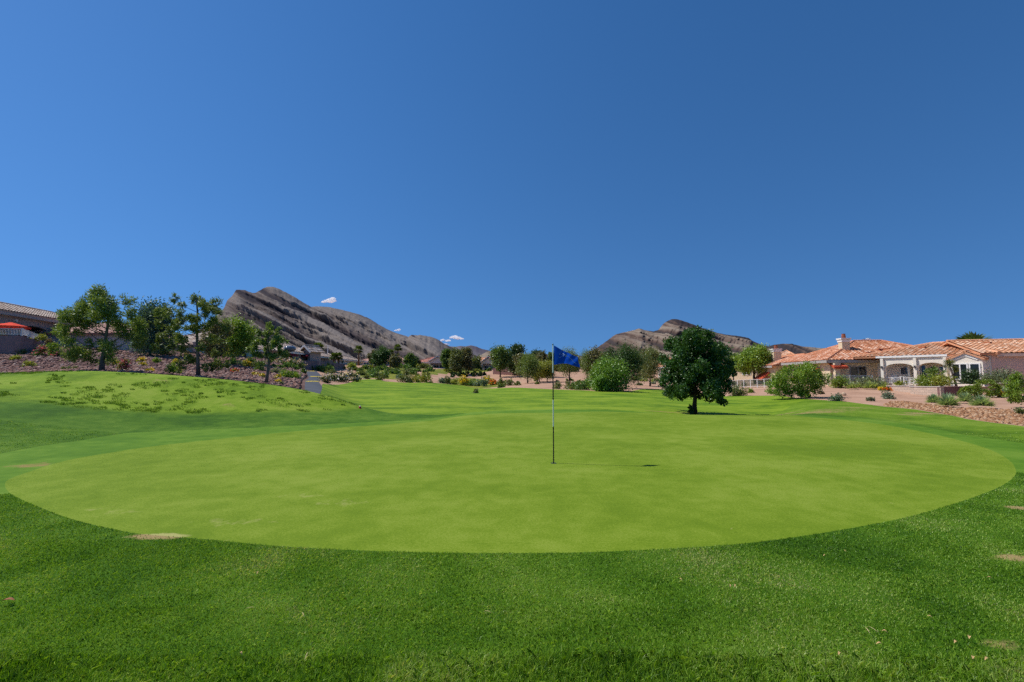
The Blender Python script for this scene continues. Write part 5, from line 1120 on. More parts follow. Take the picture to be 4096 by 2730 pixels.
u0 = P(41, 1340, 39.5); root = empty('patio_umbrella', (u0[0], 39.5, 4.92)); tag(root, 'open orange red patio umbrella behind the cream railing', 'umbrella')
ztop = CAMZ+float(ray(41, 1290)[1])*39.5-4.92; zed = CAMZ+float(ray(41, 1307)[1])*39.5-4.92
m = MB(); V = [(0, 0, ztop)]; 
for k in range(8):
    th = 2*math.pi*k/8+.2; V.append((1.25*math.cos(th), 1.25*math.sin(th), zed))
for k in range(8):
    th = 2*math.pi*k/8+.2; V.append((1.25*math.cos(th), 1.25*math.sin(th), zed-.14))
m.add(V, [(0, k+1, (k+1) % 8+1) for k in range(8)]+[(k+1, k+9, (k+1) % 8+9, (k+1) % 8+1) for k in range(8)]); m.build('canopy', M['umbrella'], root)
m = MB(); m.tube([(0, 0, 0), (0, 0, ztop+.05)], [.03, .025], 8); m.build('pole', M['metal_dark'], root); m = MB(); m.lathe((0, 0, .0), [(.28,0),(.28,.06),(.06,.1)], 14); m.build('base', M['metal_dark'], root)
for k in range(8):
    th = 2*math.pi*k/8+.2; m = MB(); m.bar((0, 0, ztop-.05), (1.22*math.cos(th), 1.22*math.sin(th), zed-.02), .02); m.build('rib', M['metal_dark'], root)
for i, (x, y, w, h, lf, lab) in enumerate(((15,1342,30,26,'yellowgreen','yellow green potted shrub behind the railing at the left edge'),(150,1352,60,28,'yellowgreen','pale prickly shrub behind the right end of the cream railing'),(200,1362,36,22,'brown','small brown plant at the end of the patio wall'))):
    p = P(x, y, 39.5 if i == 0 else 42.0); d_ = 4.92-gz(p[0], p[1]); o = shrub('s', x, y, w, h, lf, lab, Y=p[1], group='patio plants'); o.location.z = 4.92 if i < 2 else 4.6

# --- houses behind the pines and along the left of the path
def simple_house(name, label, xl, Yl, xr, Yr, ybase, yeave, wallm, tilem, depth=9.0, kind='hip', pitch=.42, wins=(), per=.6, over=.5, porch=None, zfloor=None, ends=(True, True), cat='house'):
    a = P(xl, ybase, Yl); b = P(xr, ybase, Yr); o2, rz, L = frame_at(a, b); zb = (a[2]+b[2])/2 if zfloor is None else zfloor
    ze = (P(xl, yeave, Yl)[2] if not isinstance(yeave, tuple) else (P(xl, yeave[0], Yl)[2]+P(xr, yeave[1], Yr)[2])/2)-zb
    root = empty(name, (*o2, zb), rz); tag(root, label, cat); m = MB(); under = -2.2
    if porch:
        px0, px1, pz = porch; m.box(0, px0, 0, depth, under, ze); m.box(px1, L, 0, depth, under, ze); m.box(px0+.001, px1-.001, 2.6, depth-.001, under, ze-.001); m.box(px0+.001, px1-.001, .001, 2.599, pz, ze-.001); m.box(px0+.001, px1-.001, .001, 2.599, under, -.02)
    else: m.box(0, L, 0, depth, under, ze)
    if kind == 'gable':
        pl, cp, r0, r1 = gable_front(-over, L+over, -over, depth+over, ze, pitch); h = L/2*pitch
        m.add([(.002,0,ze+.001),(L-.002,0,ze+.001),(L/2,0,ze+h-.16),(.002,.25,ze+.001),(L-.002,.25,ze+.001),(L/2,.25,ze+h-.16)], [(0,1,2),(5,4,3),(0,2,5,3),(2,1,4,5)])
    else: pl, cp, r0, r1 = hip_planes(-over, L+over, -over, depth+over, ze+.02, pitch, ends)
    m.build('wall', M[wallm], root); roof(root, pl, M[tilem], cp, per=per, course=.6, amp=.08 if Yl < 75 else .03)
    m = MB(); m.box(-over, L+over, -over-.06, -over-.002, ze-.28 if kind == 'hip' else ze-.28, ze-.02 if kind == 'hip' else ze-.2); 
    if kind == 'hip': m.build('eave', M['trim_white'], root)
    if kind == 'gable':
        m = MB(); h = (L/2+over)*pitch; m.bar((-over, -over-.05, ze-.12), (L/2, -over-.05, ze+h-.12), .08, .24); m.bar((L+over, -over-.05, ze-.12), (L/2, -over-.05, ze+h-.12), .078, .238); m.build('bargeboard', M['trim_white'], root)
    for w_ in wins: window(root, *w_[:4], w_[4] if len(w_) > 4 else 0.0, w_[5] if len(w_) > 5 else 1, fw=.09)
    return root, L, ze, zb
simple_house('tan_house', 'low house half hidden behind the two tall pines', 480, 49, 700, 57, 1392, (1346,1352), 'stucco_pale', 'tile_pink', 9, pitch=.34, wins=((2,4,.6,1.9),(7,9,.6,1.9)))
r0, L, ze, zb = simple_house('teal_house', 'pale teal house with light tan roof behind the pines', 880, 56, 1042, 65, 1428, (1394,1394), 'stucco_teal', 'tile_tan', 9, pitch=.45, wins=((1.4,2.6,.3,.7,0,0),), porch=(.6,2.8,.75))
wall_run('garden_wall', 'dark lilac garden wall below the teal house', (P(915,1420,54)[0], 54), (P(976,1420,57)[0], 57), P(915,1419,54)[2], P(976,1419,57)[2], 'wall_lilac')
b0 = P(964, 1416, 57.6); root = empty('barbecue_grill', (b0[0], 57.6, b0[2])); tag(root, 'barbecue under a black cover beside the teal house', 'grill'); m = MB(); m.add(*(lambda V, F: (V*np.array([.55,.35,.62]), F))(*ICO2)); m.build('cover', M['cover_black'], root, smooth=True)
m = MB(); m.box(-.5, .5, -.3, .3, -1.2, -.0); m.build('cart', M['cover_black'], root)
railing('railing', 'pale picket railing on the pink wall between the two tall pines', P(525,1392,47)[:2], P(640,1395,50)[:2], P(525,1393,47)[2], P(640,1395,50)[2], .58, group='picket railings')
wall_run('garden_wall', 'short pink garden wall under the picket railing between the pines', P(525,1392,47)[:2], P(640,1395,50)[:2], P(525,1394,47)[2], P(640,1396,50)[2], 'stucco_pink')
p_ = P(785, 1400, 52); root = empty('gate_post', (p_[0], 52, gz(p_[0], 52))); tag(root, 'square pinkish pillar behind the trunk of the open pine', 'pillar'); m = MB(); z_ = P(785, 1372, 52)[2]-gz(p_[0], 52); m.box(-.24, .24, -.24, .24, -.1, z_); m.build('shaft', M['stucco_pink'], root); m = MB(); m.box(-.3, .3, -.3, .3, z_, z_+.1); m.build('cap', M['concrete'], root)
r0, L, ze, zb = simple_house('tan_gable_house', 'tan roofed house with wine red awnings behind the thin pine', 1128, 70, 1216, 78, 1441, (1412,1408), 'stucco_mauve', 'tile_tan', 7, pitch=.42, wins=((.4,.9,.1,.9,0,0),), porch=(1.1,3.5,1.0), ends=(True, False))
awning(r0, .7, 2.1, 0, .85, 1.15, .8, 'awning_wine'); awning(r0, 2.3, 3.7, 0, .8, 1.1, .8, 'awning_wine'); chimney(r0, L+.6, 4.2, 0, ze+2.2, .55, 'stucco_pink')
m = MB(); m.add(*(lambda V, F: (V*np.array([1.0,.9,.5])+np.array([.5,-.9,ze+.35]), F))(*ICO2)); m.build('skylight_dome', M['glass_pale'], r0, smooth=True)
r0, L, ze, zb = simple_house('tan_gable_house', 'gable wing with a dark wine awning under its peak, by the sturdy palm', 1206, 77.5, 1240, 77, 1442, (1409,1409), 'stucco_mauve', 'tile_tan', 2.6, kind='gable', pitch=.85, porch=(.2,1.25,.9)); awning(r0, .1, L-.05, 0, .75, 1.0, .7, 'awning_wine')
simple_house('tan_house', 'light tan roofed house between the sturdy palm and the short palms', 1236, 86, 1345, 99, 1448, (1425,1431), 'stucco_mauve', 'tile_tan', 8, pitch=.34, wins=((1.0,1.8,.0,.7,0,0),), porch=(2.4,4.9,.75))
r0, L, ze, zb = simple_house('white_house', 'white house with a tan roof beside the short palms and a chimney', 1348, 104, 1448, 121, 1456, (1438,1444), 'stucco_white', 'tile_tan', 7, pitch=.30, wins=((.8,1.6,.0,.6,0,0),(2.6,3.6,.0,.6,0,0)), porch=(2.2,4.0,.75)); chimney(r0, 4.6, 2.0, 0, ze+1.1, .5, 'stucco_tan')
simple_house('pink_house', 'pink house with salmon tile roof behind the dark rounded pine', 1440, 150, 1625, 150, 1462, (1444,1447), 'stucco_pink', 'tile_pink', 10, pitch=.38, wins=((1.2,3.8,.2,.9,0,2),(9.0,11.0,.2,1.0,0,1)))
r0, L, ze, zb = simple_house('red_roof_house', 'white house with a dull red tile roof left of the three dark trees', 1660, 160, 1775, 158, 1468, (1450,1449), 'stucco_pale', 'tile_red', 9, pitch=.36, wins=((1.0,2.4,.3,1.2,0,1),))
r0, L, ze, zb = simple_house('red_roof_house', 'white gable front with deep shaded porch left of the three dark trees', 1718, 152, 1786, 152, 1472, (1446,1446), 'stucco_pale', 'tile_red', 7, kind='gable', pitch=.55, porch=(.35,5.2,1.55)); window(r0, 1.2, 2.6, -.1, .9, 2.6, 1); window(r0, 3.0, 4.4, -.1, .9, 2.6, 1)
r0, L, ze, zb = simple_house('orange_roof_house', 'house with an orange tile roof behind the spreading light green tree', 1868, 164, 2032, 164, 1473, (1453,1453), 'stucco_pale', 'tile_salmon', 9, pitch=.42, wins=((1.2,2.0,.2,1.2,0,0),(2.6,3.6,.2,1.2,0,0),(11.6,12.6,.1,1.2,0,0),(13.4,14.0,.1,1.2,0,0)))
r0, L, ze, zb = simple_house('orange_roof_house', 'white gable with a shaded stone porch behind the sandy slope', 1926, 156, 1983, 156, 1475, (1450,1450), 'stucco_pale', 'tile_salmon', 7, kind='gable', pitch=.72, porch=(.35,4.5,1.7)); window(r0, .9, 2.0, -.1, .9, 2.6, 1); window(r0, 2.6, 4.0, -.1, .9, 2.6, 1)
simple_house('far_house', 'small tiled house glimpsed behind the left side of the lone shade tree', 2632, 108, 2682, 106, 1490, (1469,1470), 'stucco_white', 'tile_salmon', 8, pitch=.5)
wall_run('garden_wall', 'long purple garden wall below the sturdy palm, left part', P(1190,1445,72)[:2], P(1268,1445,78)[:2], P(1190,1442,72)[2], P(1268,1445,78)[2], 'wall_lilac')
wall_run('garden_wall', 'long purple garden wall below the short palms, right part', P(1268,1445,78)[:2], P(1380,1455,95)[:2], P(1268,1445,78)[2], P(1380,1457,95)[2], 'wall_lilac')
wall_run('garden_wall', 'low dark red block wall in front of the orange roofed gable house', P(1972,1478,128)[:2], P(2082,1482,122)[:2], P(1972,1474,128)[2], P(2082,1477,122)[2], 'block_red')
for x, y0, y1, Y, lab in ((1310,1440,1381,108,'thin white mast over the tan roofs, left one'),(1768,1470,1396,168,'thin white mast left of the three dark trees')):
    p = P(x, y0, Y); g0 = gz(p[0], Y); m = MB(); m.tube([(0, 0, -.1), (0, 0, P(x, y1, Y)[2]-g0)], [.11, .08], 8); o = m.build('mast', M['metal_white']); o.location = (p[0], Y, g0); tag(o, lab, 'mast', 'white masts')

# --- orange tiled house, right
o2, rz, Lr = frame_at((34.9, 50.0), (45.9, 48.4)); zb = .55
root = empty('orange_tile_house', (*o2, zb), rz); tag(root, 'big tan stucco house with an orange hip tile roof and chimney', 'house')
Wd, Dp, ze = 14.0, 11.0, 2.85
m = MB(); m.box(0, Wd, 0, Dp, -.8, ze-.02); m.build('wall', M['stucco_tan'], root)
pl, cp, ra, rb = hip_planes(-.6, Wd+.6, -.6, Dp+.6, ze, .40); roof(root, pl, M['tile_orange'], cp)
m = MB(); m.box(-.55, Wd+.55, -.66, -.602, ze-.30, ze-.01); m.box(-.66, -.602, -.66, Dp+.6, ze-.30, ze-.01); m.box(-.55, 0, -.601, Dp+.5, ze-.32, ze-.27); m.box(.001, Wd, -.6, -.002, ze-.321, ze-.271); m.build('eave', M['trim_grey'], root)
chimney(root, 3.0, 2.8, ze+.5, ze+2.45, .80, 'stucco_tan')
w_ = window(root, 2.0, 3.5, .9, 2.1, 0.0, 1, 'trim_grey'); 
for a, b in ((1.45, 1.88), (3.62, 4.15)):
    m = MB(); m.box(a, b, -.06, -.003, .8, 2.2); m.build('shutter', M['stucco_tan'], root)
m = MB(); m.box(.05, .5, -.9, -.45, -.6, 2.3); m.box(-.03, .58, -.98, -.37, 2.302, 2.5); m.build('porch_column', M['stucco_tan'], root)
awning(root, -.2, 1.2, -.0, 2.15, 2.5, 1.2, 'awning_red')
for a, b in ((2.2, 4.4), (6.4, 8.4)): window(root, a, b, .3, 1.9, 0.0, 1, 'trim_grey', axis='y')
m = MB(); m.add([(-.003, 2.0, 2.1), (-.003, 4.6, 2.1), (-.9, 4.6, 1.75), (-.9, 2.0, 1.75), (-.003, 2.0, 2.05), (-.003, 4.6, 2.05), (-.9, 4.6, 1.5), (-.9, 2.0, 1.5)], [(0,1,2,3),(7,6,5,4),(3,2,6,7),(0,3,7,4),(1,5,6,2)]); m.build('awning', M['awning_red'], root)
for x, y in ((6.5, 2.2), (8.6, 1.6), (4.8, 1.2)):
    zz = ze+(y+.6)*.4; m = MB(); m.box(x-.35, x+.35, y-.2, y+.2, zz-.1, zz+.22); m.build('roof_vent', M['potclay'], root)
A2 = P(3016, 1500, 69.0); B2 = P(3100, 1500, 61.5); o2, rz, L = frame_at(A2, B2)
root = empty('orange_tile_wing', (*o2, gz(*o2)+.0), rz); tag(root, 'low wing with square peep windows and a red awning beside the orange tiled house', 'house')
zt = P(3016, 1468, 69.0)[2]-gz(*o2); m = MB(); m.box(0, L, 0, 7, -.8, zt-.02); m.build('wall', M['stucco_tan'], root)
pl, cp, _, _ = hip_planes(-.5, L+.8, -.5, 7.5, zt, .36, (True, False)); roof(root, pl, M['tile_orange'], cp)
m = MB(); m.box(-.5, L+.5, -.56, -.502, zt-.28, zt-.02); m.build('eave', M['trim_grey'], root)
for k in range(3): window(root, .7+k*.75, .7+k*.75+.38, zt-1.0, zt-.62, 0.0, 0, 'trim_white', fw=.05)
awning(root, L*.42, L*.80, 0, zt-1.75, zt-.85, 1.1, 'awning_red'); chimney(root, L*.55, 1.6, zt+.2, zt+2.3, .95, 'stucco_tan')
simple_house('tan_house', 'house with a salmon tile roof behind the mesquite and glass fence', 2880, 92, 3040, 86, 1512, (1462,1461), 'stucco_tan', 'tile_salmon', 9, pitch=.38, wins=((1.5,2.6,.6,2.0,0,0),(4.5,6.0,.6,2.0,0,1)))
simple_house('far_house', 'far salmon tiled roof peeping above the orange tiled wing', 3108, 98, 3190, 96, 1500, (1432,1432), 'stucco_tan', 'tile_salmon', 7, pitch=.42)
a_ = P(2925, 1535, 60.0); b_ = P(3115, 1530, 54.5)
railing('glass_fence', 'white framed glass panel fence on the red earth bank', a_[:2], b_[:2], gz(*a_[:2])+.1, gz(*b_[:2])+.1, .95, mat='metal_white', post=.92, panel='fenceglass')
a_ = P(3312, 1520, 47.6); b_ = P(3490, 1518, 47.0); railing('railing', 'pale picket railing in front of the orange tiled house', a_[:2], b_[:2], gz(*a_[:2])+.25, gz(*b_[:2])+.25, .95, group='picket railings')

# --- white house with arches, right edge
o2, rz, L = frame_at((38.1, 47.0), (42.1, 40.0)); zb = .95
root = empty('white_arch_house', (*o2, zb), rz); tag(root, 'white stucco house with an arched porch and bay window, salmon tile roof', 'house')
ze = 2.6; Dp = 9.5; m = MB(); m.box(-3, L-.001, 2.4, 2.7, -.9, ze); m.box(5.15, L, 0, .3, -.9, ze); m.box(L-.301, L, .301, Dp, -.9, ze); m.box(-3, L-.302, Dp-.3, Dp-.001, -.9, ze); m.box(5.2, 5.4, .301, 2.399, -.9, ze-.001); m.box(1.7, 1.9, 1.2, 2.399, -.9, ze-.001)
for a, b in ((0, .32), (2.62, 2.98), (4.95, 5.149)): m.box(a, b, 0, .3, -.9, 1.55)
arch(m, .32, 2.62, 0, .3, ze, 1.55, .42); arch(m, 2.98, 4.95, 0, .3, ze, 1.55, .44)
for a, b in ((0, .32), (2.62, 2.98), (4.95, 5.149)): m.box(a+.001, b-.001, .002, .298, 1.552, ze-.001)
m.box(.001, 5.148, .301, 2.398, -.9, -.05)
m.build('wall', M['stucco_white'], root)
pl, cp, _, _ = hip_planes(-2.5, L+.55, -.10, Dp+.5, ze+.10, .27); roof(root, pl, M['tile_salmon'], cp, per=.36)
m = MB(); m.box(-.4, 5.2, -.16, -.003, ze-.05, ze+.14); m.build('eave', M['trim_white'], root)
wa = math.atan2(-.3, .95)-rz; wc, ws = math.cos(wa), math.sin(wa); wx = lambda v: (L+.02+wc*v[0]-ws*v[1], ws*v[0]+wc*v[1], v[2])
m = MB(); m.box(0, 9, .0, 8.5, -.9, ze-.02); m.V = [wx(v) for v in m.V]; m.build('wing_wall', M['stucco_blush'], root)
pl, cp, _, _ = hip_planes(-.9, 9.5, -.25, 9.0, ze+.09, .30, (False, True)); pl = [[wx(v) for v in q_] for q_ in pl]; roof(root, pl, M['tile_salmon'], [(wx(a), wx(b)) for a, b in cp], name='wing_roof', per=.36)
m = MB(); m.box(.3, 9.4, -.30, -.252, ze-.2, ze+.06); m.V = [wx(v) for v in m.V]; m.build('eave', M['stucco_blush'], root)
for x in (0, 2.68, 4.9):
    m = MB(); m.box(x, x+.24, -.22, -.002, -.9, ze-.11); m.build('porch_pilaster', M['stucco_white'], root)
    m = MB(); m.box(x+.06, x+.18, -.36, -.222, 1.5, 1.72); m.build('porch_lamp', M['metal_dark'], root)
window(root, .75, 1.35, .9, 1.6, 2.4, 0, pmat='glass_pale'); window(root, 2.05, 2.75, -.02, 1.75, 2.4, 1); window(root, 3.2, 3.5, .7, 1.6, 2.4, 0); window(root, 3.85, 4.7, 1.3, 1.6, 2.4, 0)
m = MB(); bx0, bx1 = 5.55, 7.75; m.box(bx0, bx1, -.9, -.002, -.9, ze-.35); bm_ = (bx0+bx1)/2; m.add([(bx0+.02,-.9,ze-.349),(bx1-.02,-.9,ze-.349),(bm_,-.9,ze+.25),(bx0+.02,0,ze-.349),(bx1-.02,0,ze-.349),(bm_,0,ze+.25)], [(0,1,2),(5,4,3),(0,2,5,3),(2,1,4,5)]); m.build('bay', M['stucco_white'], root)
pl, cp, _, _ = gable_front(bx0-.2, bx1+.2, -1.08, 3.4, ze-.36, .50); roof(root, pl, M['tile_salmon'], cp, name='bay_roof', per=.36)
m = MB()
for k, (o_y, dz) in enumerate(((-1.0, 0), (-.97, -.16), (-.945, -.30))):
    m.bar((bx0-.1+k*.2, o_y, ze-.36+dz*.3), (bm_, o_y, ze+.24+dz), .06, .09); m.bar((bx1+.1-k*.2, o_y-.003, ze-.36+dz*.3), (bm_, o_y-.003, ze+.24+dz), .058, .088)
m.build('gable_moulding', M['trim_white'], root)
window(root, 5.8, 6.7, .45, 1.75, -.9, 1, fw=.09); window(root, 6.95, 7.5, .45, 1.75, -.9, 0, fw=.09)
for x, y in ((-.5, 2.8), (2.4, 3.0), (4.6, 3.4), (7.0, 3.6)):
    zz = ze+.10+(y+.10)*.27; m = MB(); m.box(x-.25, x+.25, y-.2, y+.2, zz-.05, zz+.2); m.build('roof_vent', M['tile_orange'], root)
def lp(x, y, z=0): c, s_ = math.cos(rz), math.sin(rz); return (o2[0]+c*x-s_*y, o2[1]+s_*x+c*y, zb+z)
q0 = lp(.34, .12); q1 = lp(1.5, .12); railing('railing', 'white porch railing in the left arch of the white house, left part', q0[:2], q1[:2], zb-.05, zb-.05, .62, group='picket railings')
q0 = lp(1.75, .12); q1 = lp(2.6, .12); railing('railing', 'white porch railing in the left arch of the white house, right part', q0[:2], q1[:2], zb-.05, zb-.05, .62, group='picket railings')
def chair(label, x, y, rot):
    q = lp(x, y, -.05); r_ = empty('patio_chair', q, rz+rot); tag(r_, label, 'chair', 'porch chairs')
    m = MB(); m.box(-.24, .24, -.24, .24, .42, .46); m.build('seat', M['metal_white'], r_); m = MB(); m.box(-.24, .24, .2, .24, .461, .92); m.build('backrest', M['metal_white'], r_)
    for a in (-.21, .21):
        for b in (-.21, .21): m = MB(); m.box(a-.02, a+.02, b-.02, b+.02, 0, .42); m.build('leg', M['metal_white'], r_)
chair('white patio chair behind the porch railing, left one', .7, 1.0, .6); chair('white patio chair behind the porch railing, right one', 2.3, .8, -.5)
r_ = empty('patio_table', lp(1.45, .9, -.05), rz); tag(r_, 'small white table between the two porch chairs', 'table'); m = MB(); m.lathe((0,0,.70), [(.35,0),(.35,.04)], 16); m.build('table_top', M['metal_white'], r_); m = MB(); m.tube([(0,0,0),(0,0,.7)], [.04,.04], 8); m.build('table_leg', M['metal_white'], r_)
# block walls, dish, kerb, boulders, lamps
za = lambda x, y, Y: P(x, y, Y)[2]
wall_run('block_wall', 'low tan block retaining wall below the porch of the white house', P(3548,1555,41.5)[:2], P(3640,1555,38.5)[:2], za(3548,1546,41.5), za(3640,1546,38.5), 'block_tan', cap='concrete', group='block walls')
wall_run('block_wall', 'taller tan block retaining wall in the middle before the golden shrubs', P(3640,1555,37.6)[:2], P(3762,1560,34.6)[:2], za(3640,1549,37.6), za(3762,1549,34.6), 'block_tan', cap='concrete', group='block walls')
wall_run('block_wall', 'dark red block wall behind the twin headed yucca', P(3763,1560,34.6)[:2], P(3860,1560,34.9)[:2], za(3763,1548,34.6), za(3860,1546,34.9), 'block_red', group='block walls')
wall_run('block_wall', 'dark red wall with pale coping behind the satellite dish', P(3960,1560,34.6)[:2], P(4160,1555,33.6)[:2], za(3960,1537,34.6), za(4160,1533,33.6), 'block_red', cap='stucco_pink', group='block walls')
bp = [P(3548,1550,41.75)[:2], P(3640,1550,38.75)[:2], P(3642,1550,37.85)[:2], P(3762,1550,34.85)[:2], P(3860,1550,35.15)[:2], np.array([41.6,39.8]), np.array([37.9,46.6])]
m = MB(); m.add([(*v, .74) for v in bp]+[(*v, .2) for v in bp], [tuple(range(7)), tuple(range(13, 6, -1))]+[(i, (i+1) % 7, 7+(i+1) % 7, 7+i) for i in range(7)]); tag(m.build('planting_bed', M['desert']), kind='structure')
a_ = P(3930, 1590, 0); h0 = hit(3936, 1587, 20); h1 = hit(4150, 1592, 20); m = MB(); m.bar((h0[0], h0[1], h0[2]+.03), (h1[0], h1[1], h1[2]+.03), .16, .14); tag(m.build('kerb', M['concrete']), kind='structure')
b0 = hit(4010, 1585, 20); Yd = 32.0; c0 = P(4008, 1553, Yd); g0 = gz(c0[0], Yd); root = empty('satellite_dish', (c0[0], Yd, g0)); tag(root, 'white oval satellite dish standing low by the dark red wall', 'satellite dish')
V0, F0 = ICO2; k = V0[:, 1] > -.35; 
nr, na_ = 7, 28; V = []; F = []
for side in (0, .025):
    for i in range(nr):
        r_ = (i+.001)/(nr-1)
        for j in range(na_): th = 2*math.pi*j/na_; V.append((.42*r_*math.cos(th), .16*r_*r_+side-.1, .20*r_*math.sin(th)))
V = np.array(V); V[:, 1] *= -1
for s_ in (0, 1):
    for i in range(nr-1):
        for j in range(na_):
            a, b, c, d = s_*nr*na_+i*na_+j, s_*nr*na_+i*na_+(j+1) % na_, s_*nr*na_+(i+1)*na_+(j+1) % na_, s_*nr*na_+(i+1)*na_+j; F.append((a,b,c,d) if s_ else (d,c,b,a))
for j in range(na_): F.append(((nr-1)*na_+j, (nr-1)*na_+(j+1) % na_, nr*na_+(nr-1)*na_+(j+1) % na_, nr*na_+(nr-1)*na_+j))
hz = c0[2]-g0; ca, sa = math.cos(-.12), math.sin(-.12); V = np.stack([V[:, 0]*ca+V[:, 2]*sa, V[:, 1], -V[:, 0]*sa*-1*1.0+V[:, 2]*ca+hz], 1)
m = MB(); m.add(V, F); m.build('reflector', M['metal_white'], root, smooth=True)
m = MB(); m.tube([(0, .08, 0), (0, .1, hz*.6), (0, .05, hz)], [.035, .035, .03], 8); m.build('mount', M['metal_dark'], root)
m = MB(); m.bar((.05, -.05, hz-.17), (.02, -.38, hz+.02), .025); m.build('arm', M['metal_dark'], root); m = MB(); m.box(-.16, .2, -.42, -.37, hz+.0, hz+.055); m.build('receiver', M['metal_dark'], root)
for x, y, w, h, lab, mt in (('e', 1155, 775, (60, 62), 'tall pale boulder standing at the top right of the sandy slope', 'stone_tan'), ('g', 1725, 1022, (60, 45), 'small brown rock on the sand bank beside the bush shadow', 'stone_tan')) if False else ():
    pass
def boulder(win, x, y, w, h, label, ymin=20, mat='stone_tan'):
    b0 = hit(*S(win, x, y), ymin); k = W[win][2]; s_ = w/k/FS*b0[1]/2; hh = h/k/FS*b0[1]; V0, F0 = ICO2; V = V0*(1+.5*(fbm(V0[:, 0]*1.7+x, V0[:, 1]*1.7+V0[:, 2]*1.3, 3)-.5))[:, None]*np.array([s_, s_*.8, hh*.62])+np.array([0, 0, hh*.40])
    o = mesh_k('boulder', V, F0, M[mat]); o.location = tuple(b0); tag(o, label, 'boulder', 'loose boulders'); return o
boulder('e', 1155, 780, 55, 60, 'tall pale boulder standing at the top right of the sandy slope', 50); boulder('g', 1725, 1025, 60, 48, 'small brown rock on the sand bank right of the huge lime bush'); boulder('c', 1340, 1205, 70, 55, 'pale pinkish rock beside the path under the lime shrub', 23)
for i, (x, y) in enumerate(((1180,785),(1215,790),(1250,800),(1290,808),(1325,815),(1365,830),(1400,842),(1545,855))): boulder('e', x, y, 26+8*(i % 3), 14+5*(i % 2), 'pale stone in the dry stream bed of stones behind the round headed pine', 45)
def street_lamp(label, x0, x1, y1, Y):
    p = P(x1, y1, Y); q = P(x0, y1, Y); g0 = gz(q[0], Y); root = empty('street_lamp', (q[0], Y, g0)); tag(root, label, 'street lamp', 'street lamps'); hz = p[2]-g0; dx = p[0]-q[0]
    m = MB(); m.tube([(0,0,0),(0,0,hz*.6),(0,0,hz-.9)], [.10,.08,.06], 8); m.build('pole', M['metal_dark'], root); m = MB(); m.tube([(0,0,hz-.95),(dx*.25,0,hz-.35),(dx*.6,0,hz-.08),(dx*.95,0,hz)], [.05,.04,.04,.035], 8); m.build('arm', M['metal_dark'], root)
    m = MB(); m.add(*(lambda V, F: (V*np.array([.42,.18,.10])+np.array([dx,0,hz]), F))(*ICO2)); m.build('lamp_head', M['metal_white'], root, smooth=True)
street_lamp('street lamp with curved arm behind the orange tiled roof', 3425, 3473, 1356, 70); street_lamp('street lamp whose pale head barely shows over the white house roof', 3925, 3964, 1360, 66)
# painted bars across the path
for (xa, ya), (xb, yb), lab in (((1221,1527),(1277,1527),'yellow bar painted across the cart path, lowest of the three'),((1239,1507.5),(1286,1508.5),'yellow bar painted across the cart path, middle one'),((1223,1484),(1264,1484),'yellow bar painted across the cart path, topmost one')):
    a = hit(xa, ya, 23); b = hit(xb, yb, 23); m = MB(); n_ = 12; Vv = []; d = (b-a)[:2]; t_ = np.array([-d[1], d[0]])/np.linalg.norm(d)*.13
    for i in range(n_+1):
        c = a[:2]+d*(.04+.92*i/n_); Vv += [(c[0]-t_[0], c[1]-t_[1], gz(*(c-t_))+.012), (c[0]+t_[0], c[1]+t_[1], gz(*(c+t_))+.012)]
    m.add(Vv, [(2*i, 2*i+2, 2*i+3, 2*i+1) for i in range(n_)]); tag(m.build('path_marking', M['yellow_paint']), kind='structure')

# ------------------------------------------------------------------ flagstick, cup, small things on the grass
pb = hit(2214.5, 1854); YP = pb[1]
root = empty('golf_flagstick', pb); tag(root, 'golf flagstick with a blue flag standing in the hole of the putting green', 'flagstick')
hS = lambda y: P(2216, y, YP)[2]-pb[2]
M['pole_white'] = plain('pole_white', (.62,.66,.60), .45, .06, 5, .4); M['pole_black'] = plain('pole_black', (.012,.012,.014), .45, .2, 5, .4)
def seg(y0, y1, mat, nm='pole_band'):
    m = MB(); m.tube([(0, 0, hS(y0)), (0, 0, hS(y1))], [.0108, .0108] if mat == 'pole_white' else [.0111, .0111], 10); m.build(nm, M[mat], root, smooth=False)
seg(1856, 1707.6, 'pole_black'); seg(1707.4, 1599.8, 'pole_white'); seg(1599.6, 1491.8, 'pole_black'); seg(1491.6, 1382, 'pole_white')
m = MB(); m.lathe((0, 0, hS(1382)), [(.010,0),(.014,.006),(.014,.02),(.008,.03)], 10); m.build('finial', plain('finial', (.03,.10,.10), .4), root)
def flagmat():
    m, n, l, b = newmat('flag_cloth'); n.remove(b); out = n['Material Output']; d = n.new('ShaderNodeBsdfDiffuse'); t = n.new('ShaderNodeBsdfTranslucent')
    nz = noise(n, l, 9, 3, .5, n.new('ShaderNodeTexCoord').outputs['Object']); r = ramp(n, [(.3, (.006,.055,.42)), (.7, (.010,.085,.56))]); l.new(nz.outputs[0], r.inputs[0]); l.new(r.outputs[0], d.inputs[0]); l.new(r.outputs[0], t.inputs[0])
    x = n.new('ShaderNodeMixShader'); x.inputs[0].default_value = .5; l.new(d.outputs[0], x.inputs[1]); l.new(t.outputs[0], x.inputs[2]); l.new(x.outputs[0], out.inputs[0]); return m
M['flag'] = flagmat(); M['emblem'] = plain('emblem_white', (.55,.68,.85), .8, .05)
W['z'] = (2150, 1340, 9.41)
top_e = np.array([(622,402),(700,440),(800,500),(900,560),(1000,615),(1080,650),(1200,700),(1330,752),(1450,800),(1540,832)], float); bot_e = np.array([(608,1130),(700,1122),(800,1106),(900,1090),(1000,1080),(1100,1084),(1200,1096),(1330,1140),(1460,1190),(1598,1238)], float)
def edge(E, s): q = np.linspace(0, 1, len(E)); return np.array([np.interp(s, q, E[:, 0]), np.interp(s, q, E[:, 1])])
